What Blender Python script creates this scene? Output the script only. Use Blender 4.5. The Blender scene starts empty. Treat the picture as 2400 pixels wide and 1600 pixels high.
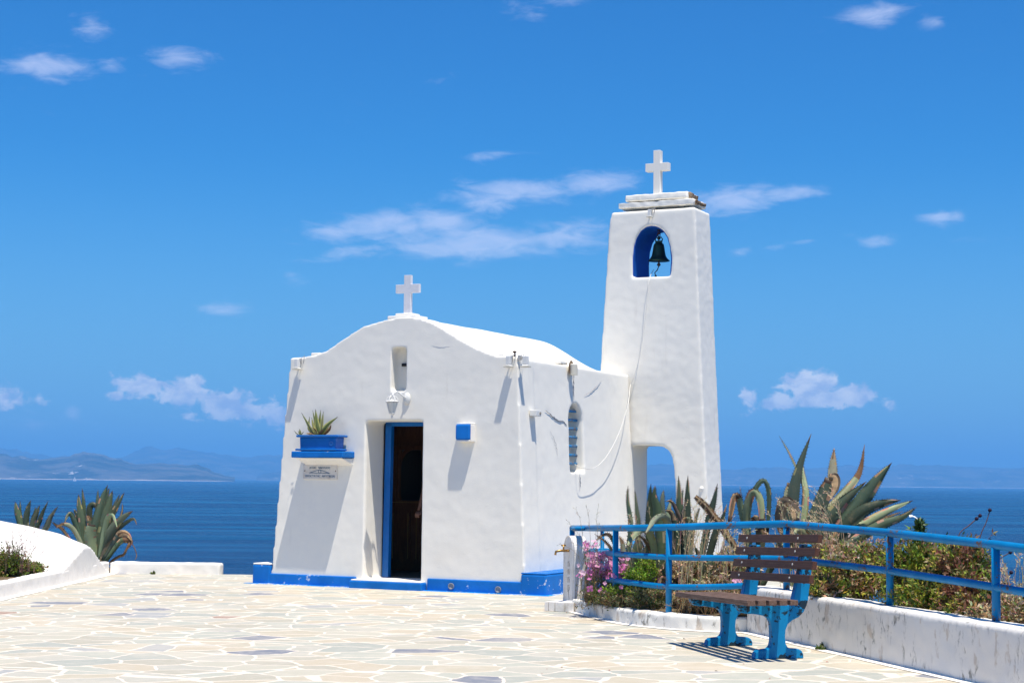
import bpy, bmesh, math, random
from mathutils import Vector, Matrix, Euler, noise
R = math.radians
scene = bpy.context.scene
COL = scene.collection

# ------------------------------------------------------------------ camera
FPX = 4000.0                       # focal length in pixels of the 2400 px wide photograph
H = 1.30
PITCH = math.atan(327.0 / FPX); ROLL = R(0.60)
cam_d = bpy.data.cameras.new("camera"); cam = bpy.data.objects.new("camera", cam_d); COL.objects.link(cam)
cam_d.sensor_width = 36; cam_d.lens = 36 * FPX / 2400.0
cam_d.clip_start = 0.1; cam_d.clip_end = 90000
RM = Matrix.Rotation(math.pi / 2 + PITCH, 4, 'X') @ Matrix.Rotation(ROLL, 4, 'Z')
cam.matrix_world = Matrix.Translation((0, 0, H)) @ RM
scene.camera = cam
# ------------------------------------------------------------------ light
SUN = Vector((0.158, -0.295, 1.0)).normalized()
SUN_EL = math.asin(SUN.z); SUN_AZ = math.atan2(SUN.x, SUN.y)
sd = bpy.data.lights.new("sun", 'SUN'); sun = bpy.data.objects.new("sun", sd); COL.objects.link(sun)
sd.energy = 4.9; sd.angle = R(0.55); sd.color = (1.0, 0.935, 0.83)
sun.rotation_euler = SUN.to_track_quat('Z', 'Y').to_euler()
sun.location = (0, 0, 30)
scene.view_settings.view_transform = 'Standard'; scene.view_settings.look = 'None'
scene.view_settings.exposure = 0.30; scene.view_settings.gamma = 1.0
scene.cycles.use_denoising = True
scene.cycles.max_bounces = 8; scene.cycles.diffuse_bounces = 4; scene.cycles.volume_bounces = 1
scene.cycles.sample_clamp_indirect = 8

def cray(px, py):
    d = RM.to_3x3() @ Vector(((px - 1200) / FPX, -(py - 800) / FPX, -1))
    return d / d.y
CAM = Vector((0, 0, H))
def P(px, py, d): return CAM + cray(px, py) * d              # point seen there at depth d
def G(px, py, z=0.0):
    r = cray(px, py); return CAM + r * ((z - H) / r.z)

# ------------------------------------------------------------------ world
W = bpy.data.worlds.new("World"); scene.world = W; W.use_nodes = True
nt = W.node_tree; nt.nodes.clear()
class NB:
    def __init__(s, nt): s.nt = nt; s.n = nt.nodes; s.l = nt.links
    def add(s, t, **k):
        n = s.n.new(t)
        for a, b in k.items(): setattr(n, a, b)
        return n
    def put(s, sock, v):
        if hasattr(v, 'is_linked') or isinstance(v, bpy.types.NodeSocket): s.l.new(v, sock)
        elif v is not None:
            if isinstance(v, (tuple, list)) and len(v) == 3 and len(sock.default_value) == 4: v = (*v, 1)
            sock.default_value = v
    def m(s, op, a, b=None, c=None, clamp=False):
        n = s.add('ShaderNodeMath', operation=op, use_clamp=clamp)
        s.put(n.inputs[0], a)
        if b is not None: s.put(n.inputs[1], b)
        if c is not None: s.put(n.inputs[2], c)
        return n.outputs[0]
    def noise(s, vec, scale, detail=4, rough=.5, dist=0.0):
        n = s.add('ShaderNodeTexNoise'); s.put(n.inputs['Scale'], scale); n.inputs['Detail'].default_value = detail
        n.inputs['Roughness'].default_value = rough; n.inputs['Distortion'].default_value = dist
        if vec is not None: s.put(n.inputs['Vector'], vec)
        return n.outputs[0]
    def smooth(s, v, a, b, lo=0.0, hi=1.0):
        n = s.add('ShaderNodeMapRange', interpolation_type='SMOOTHSTEP'); s.put(n.inputs[0], v)
        n.inputs[1].default_value = a; n.inputs[2].default_value = b; n.inputs[3].default_value = lo; n.inputs[4].default_value = hi
        return n.outputs[0]
    def mix(s, f, a, b):
        n = s.add('ShaderNodeMix', data_type='RGBA'); s.put(n.inputs[0], f); s.put(n.inputs[6], a); s.put(n.inputs[7], b)
        return n.outputs[2]
    def map(s, vec, scale=(1, 1, 1), loc=(0, 0, 0), rot=(0, 0, 0)):
        n = s.add('ShaderNodeMapping'); s.put(n.inputs[0], vec); n.inputs[1].default_value = loc
        n.inputs[2].default_value = rot; n.inputs[3].default_value = scale; return n.outputs[0]
b = NB(nt)
sky = b.add('ShaderNodeTexSky', sky_type='NISHITA'); sky.sun_disc = False
sky.sun_elevation = SUN_EL; sky.sun_rotation = SUN_AZ; sky.altitude = 30; sky.air_density = 1.0; sky.dust_density = 0.25; sky.ozone_density = 2.5
hsv = b.add('ShaderNodeHueSaturation'); hsv.inputs['Saturation'].default_value = 1.22; hsv.inputs['Value'].default_value = 1.0
b.l.new(sky.outputs[0], hsv.inputs['Color'])
tint = b.add('ShaderNodeMix', data_type='RGBA', blend_type='MULTIPLY'); tint.inputs[0].default_value = 1
b.l.new(hsv.outputs[0], tint.inputs[6]); tint.inputs[7].default_value = (0.20, 0.685, 1.06, 1)
# clouds, laid out by azimuth and elevation
tc = b.add('ShaderNodeTexCoord'); sx = b.add('ShaderNodeSeparateXYZ'); b.l.new(tc.outputs['Generated'], sx.inputs[0])
az = b.m('ARCTAN2', sx.outputs[0], sx.outputs[1]); el = b.m('ARCSINE', sx.outputs[2])
cv = b.add('ShaderNodeCombineXYZ'); b.l.new(az, cv.inputs[0]); b.l.new(el, cv.inputs[1]); cvo = cv.outputs[0]
def cloud_layer(lst, nz, amp, lo, hi):
    tot = None
    for (cx, cy, rx, ry, s, tilt) in lst:
        d = cray(cx, cy).normalized(); a0 = math.atan2(d.x, d.y); e0 = math.asin(d.z)
        ca, sa = math.cos(tilt), math.sin(tilt)
        da = b.m('SUBTRACT', az, a0); de = b.m('SUBTRACT', el, e0)
        u = b.m('MULTIPLY_ADD', da, ca * FPX / rx, b.m('MULTIPLY', de, sa * FPX / rx))
        v = b.m('MULTIPLY_ADD', da, -sa * FPX / ry, b.m('MULTIPLY', de, ca * FPX / ry))
        q = b.m('MULTIPLY_ADD', u, u, b.m('MULTIPLY', v, v))
        m = b.m('MULTIPLY', b.m('EXPONENT', b.m('MULTIPLY', q, -1.0)), s)
        tot = m if tot is None else b.m('MAXIMUM', tot, m)
    return b.smooth(b.m('ADD', tot, b.m('MULTIPLY', b.m('SUBTRACT', nz, 0.5), amp)), lo, hi)
n1 = b.noise(b.map(cvo, (1, 3.0, 1), rot=(0, 0, R(-4))), 46, 9, .62, .5)
wisp = cloud_layer([(110, 155, 110, 34, .95, 0), (215, 65, 50, 40, .62, 0), (415, 135, 75, 34, .80, .1), (260, 150, 45, 24, .6, 0), (20, 150, 50, 28, .5, 0),
    (900, 528, 190, 38, 1.0, .12), (1110, 570, 230, 44, 1.12, .02), (790, 545, 90, 18, .8, -.1), (1330, 558, 130, 40, .92, .08), (1030, 520, 120, 32, 1.0, 0), (830, 590, 110, 18, .8, .15),
    (1210, 450, 170, 34, 1.0, .04), (1400, 428, 110, 30, 1.0, .10), (1150, 475, 80, 26, .9, 0), (1145, 366, 62, 15, .72, .05),
    (1720, 468, 120, 36, 1.0, .12), (1850, 453, 120, 20, .9, .05), (1680, 490, 50, 26, .7, .2),
    (2050, 35, 80, 26, .92, .05), (2180, 52, 40, 22, .68, 0), (1235, 25, 60, 34, .52, 0), (1330, 5, 80, 20, .45, 0),
    (2210, 510, 65, 17, .85, .08), (2050, 567, 55, 17, .82, 0), (1735, 588, 34, 14, .68, .2), (1810, 580, 46, 10, .5, .1), (1890, 568, 40, 12, .45, .1),
    (690, 650, 36, 20, .62, 0), (525, 728, 62, 18, .9, 0), (1040, 185, 34, 14, .40, .1), (2280, 560, 70, 12, .42, 0), (90, 985, 150, 30, .42, 0), (170, 965, 24, 22, .72, -.4)], n1, 1.5, .22, 1.22)
n2 = b.noise(b.map(cvo, (1, 1.35, 1)), 95, 9, .64, .3)
cum = cloud_layer([(330, 905, 80, 30, 1.02, 0), (430, 920, 70, 42, 1.12, 0), (540, 950, 90, 42, 1.1, -.15), (600, 965, 80, 30, .95, -.1), (470, 975, 110, 24, .55, 0), (280, 925, 50, 18, .8, 0), (640, 970, 50, 40, .9, 0),
    (20, 930, 60, 34, .82, -.2), (80, 940, 40, 18, .62, 0), (1895, 905, 72, 44, 1.2, 0), (1990, 928, 70, 30, 1.15, 0), (1835, 940, 60, 26, 1.1, 0), (1930, 940, 110, 24, 1.0, 0), (1755, 930, 28, 26, .95, .3), (1760, 965, 44, 16, .6, 0), (2080, 945, 28, 22, .62, -.3)], n2, 1.9, .40, .80)
shade = b.smooth(b.noise(b.map(cvo, (1, 1.6, 1), loc=(.0, .0035, 0)), 60, 5, .55, .2), .34, .62)
sk = b.mix(b.smooth(el, -.01, .20, .80, 0.0), tint.outputs[2], (1.85, 3.65, 6.1))
ccol = b.mix(shade, (4.2, 5.0, 7.1), (7.6, 7.8, 8.5))
c1 = b.mix(b.m('MULTIPLY', wisp, .54), sk, (6.4, 6.9, 8.9))
c2 = b.mix(b.m('MULTIPLY', cum, .86), c1, ccol)
bg = b.add('ShaderNodeBackground'); b.l.new(c2, bg.inputs[0]); bg.inputs[1].default_value = 0.103
wo = b.add('ShaderNodeOutputWorld'); b.l.new(bg.outputs[0], wo.inputs[0])

# ------------------------------------------------------------------ materials
def mat(name, base=(.8, .8, .8), rough=.8, spec=.3, metal=0.0, fn=None):
    m = bpy.data.materials.new(name); m.use_nodes = True
    k = NB(m.node_tree); p = k.n['Principled BSDF']
    p.inputs['Base Color'].default_value = (*base, 1); p.inputs['Roughness'].default_value = rough
    p.inputs['Specular IOR Level'].default_value = spec; p.inputs['Metallic'].default_value = metal
    if fn:
        tcn = k.add('ShaderNodeTexCoord'); fn(k, p, tcn.outputs['Object'])
    return m
def bump(k, p, h, dist=.01, strength=1.0):
    n = k.add('ShaderNodeBump'); n.inputs['Strength'].default_value = strength; n.inputs['Distance'].default_value = dist
    k.l.new(h, n.inputs['Height']); k.l.new(n.outputs[0], p.inputs['Normal'])
def plaster(name, base=(.80, .80, .79), stain=.25, mould=0.0, fine=.004, coarse=.02, warm=(.66, .60, .50)):
    def fn(k, p, v):
        a = k.noise(v, 1.3, 5, .6); c = k.noise(v, 9, 6, .65); f = k.noise(v, 60, 4, .6)
        dirt = k.m('MULTIPLY', k.smooth(a, .52, .78), stain)
        col = k.mix(dirt, base, warm)
        run = k.m('MULTIPLY', k.smooth(k.noise(k.map(v, (1, 1, .09)), 11, 5, .65), .58, .74), k.smooth(k.noise(v, 1.1, 2), .45, .65))
        col = k.mix(k.m('MULTIPLY', run, stain * 1.2), col, (.55, .48, .38))
        pt2 = k.smooth(k.noise(k.map(v, (1, 1, 1), loc=(9, 4, 2)), 2.4, 7, .7), .515, .53)
        col = k.mix(k.m('MULTIPLY', pt2, .10), col, (.70, .69, .66))
        sp = k.m('MULTIPLY', k.smooth(k.noise(v, 38, 3, .6), .66, .74), k.smooth(k.noise(v, 2.1, 2), .5, .66))
        col = k.mix(k.m('MULTIPLY', sp, stain * 1.3), col, (.42, .38, .33))
        if mould:
            st = k.noise(k.map(v, (1, 1, .45)), 15, 6, .7, .5)
            ms = k.m('MULTIPLY', k.smooth(st, .53, .66), k.smooth(k.noise(v, 2.3, 3), .38, .60))
            col = k.mix(k.m('MULTIPLY', ms, mould), col, (.24, .23, .20))
            rn = k.m('MULTIPLY', k.smooth(k.noise(k.map(v, (1, 1, .6), loc=(4, 2, 1)), 6, 4, .6), .60, .68), mould * .6)
            col = k.mix(rn, col, (.52, .42, .32))
        k.l.new(col, p.inputs['Base Color'])
        h = k.m('ADD', k.m('MULTIPLY', a, coarse * 60), k.m('ADD', k.m('MULTIPLY', c, 1.2 * coarse * 20), k.m('MULTIPLY', f, fine * 30)))
        h = k.m('ADD', h, k.m('MULTIPLY', k.smooth(k.noise(v, 16, 3, .5), .60, .72), .18))
        bump(k, p, h, .010, .24)
    return mat(name, base, .92, .15, fn=fn)
M = {}
M['plaster'] = plaster('whitewashed_plaster', (.87, .83, .735), .17, fine=.007, coarse=.016)
M['plaster_tower'] = plaster('whitewashed_plaster_rough', (.87, .83, .735), .22, fine=.007, coarse=.014)
M['wall'] = plaster('whitewashed_wall', (.80, .76, .69), .45, 1.0)
M['kerb'] = plaster('whitewashed_kerb', (.80, .77, .69), .35, .95, fine=.008)
M['whitewash'] = plaster('fresh_whitewash', (.86, .82, .75), .15)
M['render_left'] = plaster('whitewashed_bank', (.85, .81, .74), .22, .12)
def blue_fn(scl, chip, base, worn):
    def fn(k, p, v):
        a = k.noise(v, 3, 5, .6); c = k.noise(v, scl, 6, .7)
        col = k.mix(k.smooth(a, .35, .7), base, tuple(min(1, x * 1.25 + .004) for x in base))
        msk = k.m('MULTIPLY', k.smooth(k.noise(v, 3.2, 3, .5), .50, .60), .14)
        cc_ = k.m('ADD', c, msk)
        col = k.mix(k.m('MULTIPLY', k.smooth(cc_, 1 - chip + .025, 1 - chip + .055), .95), col, worn)
        k.l.new(col, p.inputs['Base Color']); bump(k, p, k.m('ADD', a, c), .004, .5)
    return fn
M['blue'] = mat('blue_limewash', (0, .1, .5), .6, .25, fn=blue_fn(14, .30, (.0005, .135, .46), (.55, .6, .66)))
M['blue_gloss'] = mat('blue_gloss_paint', (0, .1, .5), .35, .4, fn=blue_fn(20, .2, (.001, .115, .40), (.5, .5, .5)))
M['blue_sill'] = mat('cyan_blue_splash', (0, .25, .6), .6, .3, fn=blue_fn(30, .42, (.002, .27, .70), (.7, .7, .66)))
M['blue_arch'] = mat('blue_arch_paint', (0, .05, .25), .6, .2, fn=blue_fn(8, .2, (.004, .075, .36), (.3, .3, .3)))
M['rail'] = mat('blue_railing_paint', (0, .2, .6), .42, .22, fn=blue_fn(30, .37, (.001, .175, .40), (.15, .085, .05)))
M['bench_blue'] = mat('chipped_blue_bench_paint', (0, .2, .6), .5, .2, fn=blue_fn(17, .435, (.001, .19, .42), (.012, .020, .026)))
def wood_fn(base, light, sc):
    def fn(k, p, v):
        w = k.noise(k.map(v, sc), 9, 6, .7, .3); col = k.mix(k.smooth(w, .3, .75), base, light)
        col = k.mix(k.m('MULTIPLY', k.smooth(k.noise(k.map(v, tuple(q * 2.2 for q in sc)), 22, 3, .6), .56, .64), .6), col, tuple(x * .35 for x in base))
        k.l.new(col, p.inputs['Base Color']); bump(k, p, w, .003, .6)
    return fn
M['wood'] = mat('dark_brown_slat_wood', rough=.6, spec=.3, fn=wood_fn((.070, .026, .015), (.120, .052, .032), (12, .6, 12)))
M['wood_seat'] = mat('weathered_seat_wood', rough=.75, spec=.25, fn=wood_fn((.095, .048, .032), (.24, .165, .125), (12, .6, 12)))
M['screen_wood'] = mat('carved_walnut', rough=.5, spec=.3, fn=wood_fn((.13, .052, .024), (.24, .10, .042), (6, 6, .6)))
M['gilt'] = mat('gilded_trim', (.30, .18, .06), .5, .4)
M['marble'] = mat('white_marble', rough=.5, spec=.35, fn=lambda k, p, v: k.l.new(k.mix(k.smooth(k.noise(k.map(v, (1, 1, 2.5)), 6, 6, .7, 1.2), .4, .8), (.76, .75, .76), (.60, .60, .63)), p.inputs['Base Color']))
def fount_fn(k, p, v):
    col = k.mix(k.smooth(k.noise(v, 7, 5, .7), .45, .75), (.78, .75, .70), (.60, .55, .47)); k.l.new(col, p.inputs['Base Color'])
    bump(k, p, k.noise(v, 40, 4), .003, .5)
M['fountain'] = mat('cream_marble', rough=.7, spec=.25, fn=fount_fn)
M['carve'] = mat('weathered_incision', (.34, .30, .25), .9)
M['brass'] = mat('aged_brass', (.42, .24, .08), .35, .5, .9)
M['bronze'] = mat('green_bronze', rough=.45, spec=.5, metal=.55, fn=lambda k, p, v: k.l.new(k.mix(k.smooth(k.noise(v, 12, 5, .7), .35, .7), (.02, .075, .045), (.055, .065, .04)), p.inputs['Base Color']))
M['iron'] = mat('rusty_iron', rough=.8, fn=lambda k, p, v: k.l.new(k.mix(k.noise(v, 40, 4), (.035, .025, .02), (.12, .06, .03)), p.inputs['Base Color']))
M['lamp_white'] = mat('white_enamel', (.72, .71, .67), .5, .4)
M['lamp_cream'] = mat('yellowed_plastic', (.62, .58, .48), .55, .4)
M['glass'] = mat('lamp_glass', (.85, .86, .82), .25, .5)
M['glass'].node_tree.nodes['Principled BSDF'].inputs['Transmission Weight'].default_value = .35
M['plaque'] = mat('aged_marble_plaque', rough=.6, fn=lambda k, p, v: k.l.new(k.mix(k.smooth(k.noise(v, 11, 5, .7), .45, .75), (.70, .66, .60), (.56, .49, .41)), p.inputs['Base Color']))
M['ink'] = mat('grey_blue_lettering', (.10, .17, .26), .8)
M['rope'] = mat('pale_rope', (.74, .71, .63), .9)
M['wire'] = mat('weathered_cable', (.45, .44, .42), .9)
M['crack'] = mat('plaster_crack', (.25, .26, .29), 1)
M['brick'] = mat('exposed_rubble', rough=.95, fn=lambda k, p, v: (k.l.new(k.mix(k.smooth(k.noise(v, 22, 5, .7), .38, .62), (.10, .06, .035), (.42, .30, .19)), p.inputs['Base Color']), bump(k, p, k.noise(v, 26, 5, .7), .03, 1)))
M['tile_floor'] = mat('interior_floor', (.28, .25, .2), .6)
M['inner'] = mat('interior_darkening', (.10, .095, .09), .9)
M['grout'] = mat('tile_grout', (.55, .50, .44), .9)
M['slit_dark'] = mat('painted_slit_shade', (.03, .03, .03), .9)
M['skin'] = mat('skin', (.40, .20, .13), .55)
M['shirt'] = mat('light_patterned_fabric', rough=.9, fn=lambda k, p, v: k.l.new(k.mix(k.smooth(k.noise(v, 14, 3), .55, .6), (.42, .42, .46), (.45, .40, .12)), p.inputs['Base Color']))
M['trouser'] = mat('dark_trousers', (.02, .02, .03), .9)
M['hair'] = mat('dark_hair', (.02, .012, .008), .6)
M['sail'] = mat('white_sailcloth', (.8, .8, .8), .7)
M['gull'] = mat('gull_white', (.82, .82, .82), .8)

def attr_mat(name, rough=.6, spec=.25, trans=.0, nz=.25, sc=18, tint=(.05, .05, .03)):
    """foliage whose own colour varies leaf by leaf (vertex colour 'Col')"""
    def fn(k, p, v):
        a = k.add('ShaderNodeVertexColor'); a.layer_name = 'Col'
        n = k.noise(v, sc, 5, .65)
        col = k.mix(k.m('MULTIPLY', k.smooth(n, .5, .75), nz), a.outputs[0], tint)
        k.l.new(col, p.inputs['Base Color'])
        if trans:
            t = k.add('ShaderNodeBsdfTranslucent'); k.l.new(col, t.inputs[0])
            mx = k.add('ShaderNodeMixShader'); mx.inputs[0].default_value = trans
            k.l.new(p.outputs[0], mx.inputs[1]); k.l.new(t.outputs[0], mx.inputs[2])
            k.l.new(mx.outputs[0], k.n['Material Output'].inputs[0])
        bump(k, p, n, .004, .4)
    return mat(name, rough=rough, spec=spec, fn=fn)
M['agave'] = attr_mat('agave_leaf', .5, .3, 0, .55, 14, (.22, .17, .09))
M['dead'] = attr_mat('dead_agave_leaf', .85, .15, .0, .75, 22, (.05, .03, .02))
M['leaf'] = attr_mat('shrub_leaf', .5, .3, .22, .15)
M['grass'] = attr_mat('dry_grass', .8, .15, .25, .1)
M['petal'] = attr_mat('pink_petal', .7, .15, .35, .0)

# paving: irregular slate slabs with wide cream joints
def pave(k, p, v):
    wv = k.add('ShaderNodeVectorMath', operation='ADD')
    ns = k.add('ShaderNodeTexNoise'); ns.inputs['Scale'].default_value = 3.0; ns.inputs['Detail'].default_value = 4; k.l.new(v, ns.inputs['Vector'])
    sc = k.add('ShaderNodeVectorMath', operation='MULTIPLY_ADD'); k.l.new(ns.outputs['Color'], sc.inputs[0]); sc.inputs[1].default_value = (.16, .16, 0); sc.inputs[2].default_value = (-.08, -.08, 0)
    k.l.new(v, wv.inputs[0]); k.l.new(sc.outputs[0], wv.inputs[1])
    mp = k.map(wv.outputs[0], (.86, 1.0, 0), rot=(0, 0, R(8)))
    e = k.add('ShaderNodeTexVoronoi', feature='DISTANCE_TO_EDGE'); e.inputs['Scale'].default_value = 2.95; k.l.new(mp, e.inputs['Vector']); e.inputs['Randomness'].default_value = 1
    c = k.add('ShaderNodeTexVoronoi', feature='F1'); c.inputs['Scale'].default_value = 2.95; k.l.new(mp, c.inputs['Vector']); c.inputs['Randomness'].default_value = 1
    s3 = k.add('ShaderNodeSeparateColor'); k.l.new(c.outputs['Color'], s3.inputs[0])
    r = k.add('ShaderNodeValToRGB'); k.l.new(s3.outputs[0], r.inputs[0]); cr = r.color_ramp; cr.interpolation = 'CONSTANT'
    stops = [(0, (.46, .455, .37)), (.16, (.51, .45, .33)), (.30, (.40, .405, .34)), (.42, (.53, .455, .33)), (.55, (.48, .455, .37)), (.68, (.38, .38, .36)), (.74, (.51, .475, .37)), (.86, (.45, .415, .32)), (.972, (.22, .23, .26)), (.995, (.40, .27, .20))]
    while len(cr.elements) < len(stops): cr.elements.new(.5)
    for el_, (q, cc) in zip(cr.elements, stops): el_.position = q; el_.color = (*cc, 1)
    st = k.noise(k.map(v, (1, 1, 1)), 7, 6, .7, .6)
    stone = k.mix(k.m('MULTIPLY', k.smooth(st, .42, .72), .45), r.outputs[0], (.62, .56, .47))
    stone = k.mix(k.m('MULTIPLY', k.smooth(k.noise(v, 30, 4, .6), .5, .75), .22), stone, (.33, .33, .33))
    wdt = k.m('MULTIPLY_ADD', k.noise(v, 8, 6, .75), .078, -.008)
    joint = k.smooth(k.m('SUBTRACT', e.outputs['Distance'], wdt), -.008, .010)
    mort = k.mix(k.noise(v, 14, 4, .6), (.82, .725, .60), (.70, .61, .49))
    # worn whitewash lying over some slabs
    ww = k.m('MULTIPLY', k.smooth(k.noise(k.map(v, (1, 1, 1), loc=(7, 3, 0)), .8, 5, .65), .50, .66), .35)
    stone = k.mix(ww, stone, (.68, .60, .47))
    k.l.new(k.mix(joint, mort, stone), p.inputs['Base Color'])
    hh = k.m('ADD', k.m('MULTIPLY', joint, .6), k.m('MULTIPLY', st, .35)); bump(k, p, hh, .008, .8)
    k.l.new(k.m('MULTIPLY_ADD', joint, -.12, .82), p.inputs['Roughness'])
M['paving'] = mat('crazy_paving', rough=.75, spec=.2, fn=pave)
M['earth'] = mat('dry_earth', rough=.95, spec=.1, fn=lambda k, p, v: (k.l.new(k.mix(k.smooth(k.noise(v, 5, 6, .7), .35, .7), (.16, .11, .06), (.30, .23, .14)), p.inputs['Base Color']), bump(k, p, k.noise(v, 18, 6, .7), .04, 1)))
def cliff(k, p, v):
    col = k.mix(k.smooth(k.noise(v, .6, 7, .7), .4, .65), (.20, .16, .10), (.09, .10, .04)); k.l.new(col, p.inputs['Base Color'])
    bump(k, p, k.noise(v, 2, 8, .7), .3, 1)
M['cliff'] = mat('scrub_covered_rock', rough=.95, spec=.1, fn=cliff)
def sea_fn(k, p, v):
    big = k.noise(k.map(v, (1, 3.2, 1)), .011, 5, .6, .4); mid = k.noise(k.map(v, (1, 2.4, 1)), .07, 5, .6, .3)
    big2 = k.noise(k.map(v, (1, 5.5, 1)), .004, 7, .7, .8)
    col = k.mix(k.smooth(k.m('ADD', k.m('MULTIPLY', big, .4), k.m('MULTIPLY', big2, .6)), .46, .60), (.0004, .030, .105), (.006, .105, .24))
    k.l.new(col, p.inputs['Base Color'])
    k.l.new(k.m('MULTIPLY_ADD', k.smooth(big, .5, .7), .10, .26), p.inputs['Roughness'])
    w1 = k.noise(k.map(v, (1, 1.8, 1)), .35, 6, .62, .3)
    h = k.m('ADD', k.m('MULTIPLY', mid, 2.0), w1); bump(k, p, h, 1.6, .9)
    p.inputs['IOR'].default_value = 1.33
M['sea'] = mat('sea_water', rough=.3, spec=.22, fn=sea_fn)
def hill_fn(k, p, v):
    col = k.mix(k.smooth(k.noise(v, .004, 8, .7), .4, .62), (.028, .040, .038), (.13, .125, .115))
    sp = k.m('MULTIPLY', k.smooth(k.noise(k.map(v, (1, 1, 2.2)), .02, 4, .7), .60, .66), k.smooth(k.noise(v, .0016, 3, .5), .50, .60))
    col = k.mix(sp, col, (.70, .66, .62)); k.l.new(col, p.inputs['Base Color'])
M['hill'] = mat('scrubby_hillside', rough=.95, spec=.05, fn=hill_fn)
M['shore'] = mat('pale_shore_rock', (.62, .50, .40), .95, .05)

# ------------------------------------------------------------------ mesh helpers
class MB:
    def __init__(s): s.v = []; s.f = []; s.c = []; s.mi = []; s.cc = None; s.mm = 0
    def face(s, idx, col=None):
        s.f.append(idx); s.c.append(col if col is not None else s.cc); s.mi.append(s.mm)
    def add(s, vs, fs, col=None):
        o = len(s.v); s.v += [Vector(p) for p in vs]
        for f in fs: s.face([o + i for i in f], col)
    def box(s, lo, hi, bev=0):
        x0, y0, z0 = lo; x1, y1, z1 = hi
        s.add([(x0, y0, z0), (x1, y0, z0), (x1, y1, z0), (x0, y1, z0), (x0, y0, z1), (x1, y0, z1), (x1, y1, z1), (x0, y1, z1)],
              [(0, 3, 2, 1), (4, 5, 6, 7), (0, 1, 5, 4), (1, 2, 6, 5), (2, 3, 7, 6), (3, 0, 4, 7)])
    def prism(s, poly, a, b_, axis='y', poly2=None):
        """poly in the plane across axis, extruded from a to b_ (poly2: the outline at b_)"""
        n = len(poly); q = poly2 or poly
        def pt(p, t): return (p[0], t, p[1]) if axis == 'y' else ((t, p[0], p[1]) if axis == 'x' else (p[0], p[1], t))
        s.add([pt(p, a) for p in poly] + [pt(p, b_) for p in q],
              [tuple(range(n)), tuple(range(2 * n - 1, n - 1, -1))] + [(i, i + n, (i + 1) % n + n, (i + 1) % n) for i in range(n)])
    def tube(s, pts, r, seg=8, caps=True, col=None):
        pts = [Vector(p) for p in pts]; n = len(pts); rs = r if isinstance(r, (list, tuple)) else [r] * n
        o = len(s.v); prev = None
        for i, p in enumerate(pts):
            t = (pts[min(i + 1, n - 1)] - pts[max(i - 1, 0)]).normalized()
            if prev is None:
                a = t.orthogonal().normalized()
            else:
                a = (prev - t * prev.dot(t)); a = a.normalized() if a.length > 1e-6 else t.orthogonal().normalized()
            prev = a; bb = t.cross(a)
            for k in range(seg):
                an = 2 * math.pi * k / seg; s.v.append(p + (a * math.cos(an) + bb * math.sin(an)) * rs[i])
        for i in range(n - 1):
            for k in range(seg):
                k2 = (k + 1) % seg; s.face([o + i * seg + k, o + i * seg + k2, o + (i + 1) * seg + k2, o + (i + 1) * seg + k], col)
        if caps:
            s.face([o + k for k in range(seg - 1, -1, -1)], col); s.face([o + (n - 1) * seg + k for k in range(seg)], col)
    def lathe(s, prof, c=(0, 0, 0), seg=24, sx=1, sy=1):
        o = len(s.v); n = len(prof)
        for (r, z) in prof:
            for k in range(seg):
                an = 2 * math.pi * k / seg; s.v.append(Vector((c[0] + r * math.cos(an) * sx, c[1] + r * math.sin(an) * sy, c[2] + z)))
        for i in range(n - 1):
            for k in range(seg):
                k2 = (k + 1) % seg; s.face([o + i * seg + k, o + i * seg + k2, o + (i + 1) * seg + k2, o + (i + 1) * seg + k])
        s.face([o + k for k in range(seg - 1, -1, -1)]); s.face([o + (n - 1) * seg + k for k in range(seg)])
    def build(s, name, mats, parent=None, smooth=False, bevel=0, fix=True):
        me = bpy.data.meshes.new(name); me.from_pydata([tuple(p) for p in s.v], [], s.f)
        mats = mats if isinstance(mats, (list, tuple)) else [mats]
        for m_ in mats: me.materials.append(M[m_] if isinstance(m_, str) else m_)
        if len(mats) > 1: me.polygons.foreach_set('material_index', s.mi)
        if any(c is not None for c in s.c):
            ca = me.color_attributes.new('Col', 'FLOAT_COLOR', 'CORNER'); buf = []
            for pl, c in zip(me.polygons, s.c):
                c = c or (.1, .15, .05); buf += [c[0], c[1], c[2], 1.0] * pl.loop_total
            ca.data.foreach_set('color', buf)
        if fix:
            bm = bmesh.new(); bm.from_mesh(me); bmesh.ops.recalc_face_normals(bm, faces=bm.faces); bm.to_mesh(me); bm.free()
        if smooth: me.polygons.foreach_set('use_smooth', [True] * len(me.polygons))
        me.update()
        o = bpy.data.objects.new(name, me); COL.objects.link(o)
        if parent: o.parent = parent
        if bevel:
            bv = o.modifiers.new('bevel', 'BEVEL'); bv.width = bevel; bv.segments = 2; bv.limit_method = 'ANGLE'; bv.angle_limit = R(35)
            bake(o)
        return o
def bake(o):
    bpy.context.view_layer.update()
    dg = bpy.context.evaluated_depsgraph_get()
    me = bpy.data.meshes.new_from_object(o.evaluated_get(dg), depsgraph=dg)
    o.modifiers.clear(); o.data = me; return o
def tag(o, label=None, cat=None, group=None, kind=None):
    if label: o['label'] = label
    if cat: o['category'] = cat
    if group: o['group'] = group
    if kind: o['kind'] = kind
    return o
def empty(name, loc=(0, 0, 0), rz=0, label=None, cat=None, group=None):
    o = bpy.data.objects.new(name, None); COL.objects.link(o); o.location = loc; o.rotation_euler = (0, 0, rz); o.empty_display_size = .2
    return tag(o, label, cat, group)
def cuts(o, cutters):
    for c in cutters:
        md = o.modifiers.new('cut', 'BOOLEAN'); md.operation = 'DIFFERENCE'; md.solver = 'EXACT'; md.object = c
    bake(o)
    for c in cutters: bpy.data.objects.remove(c, do_unlink=True)
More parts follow.
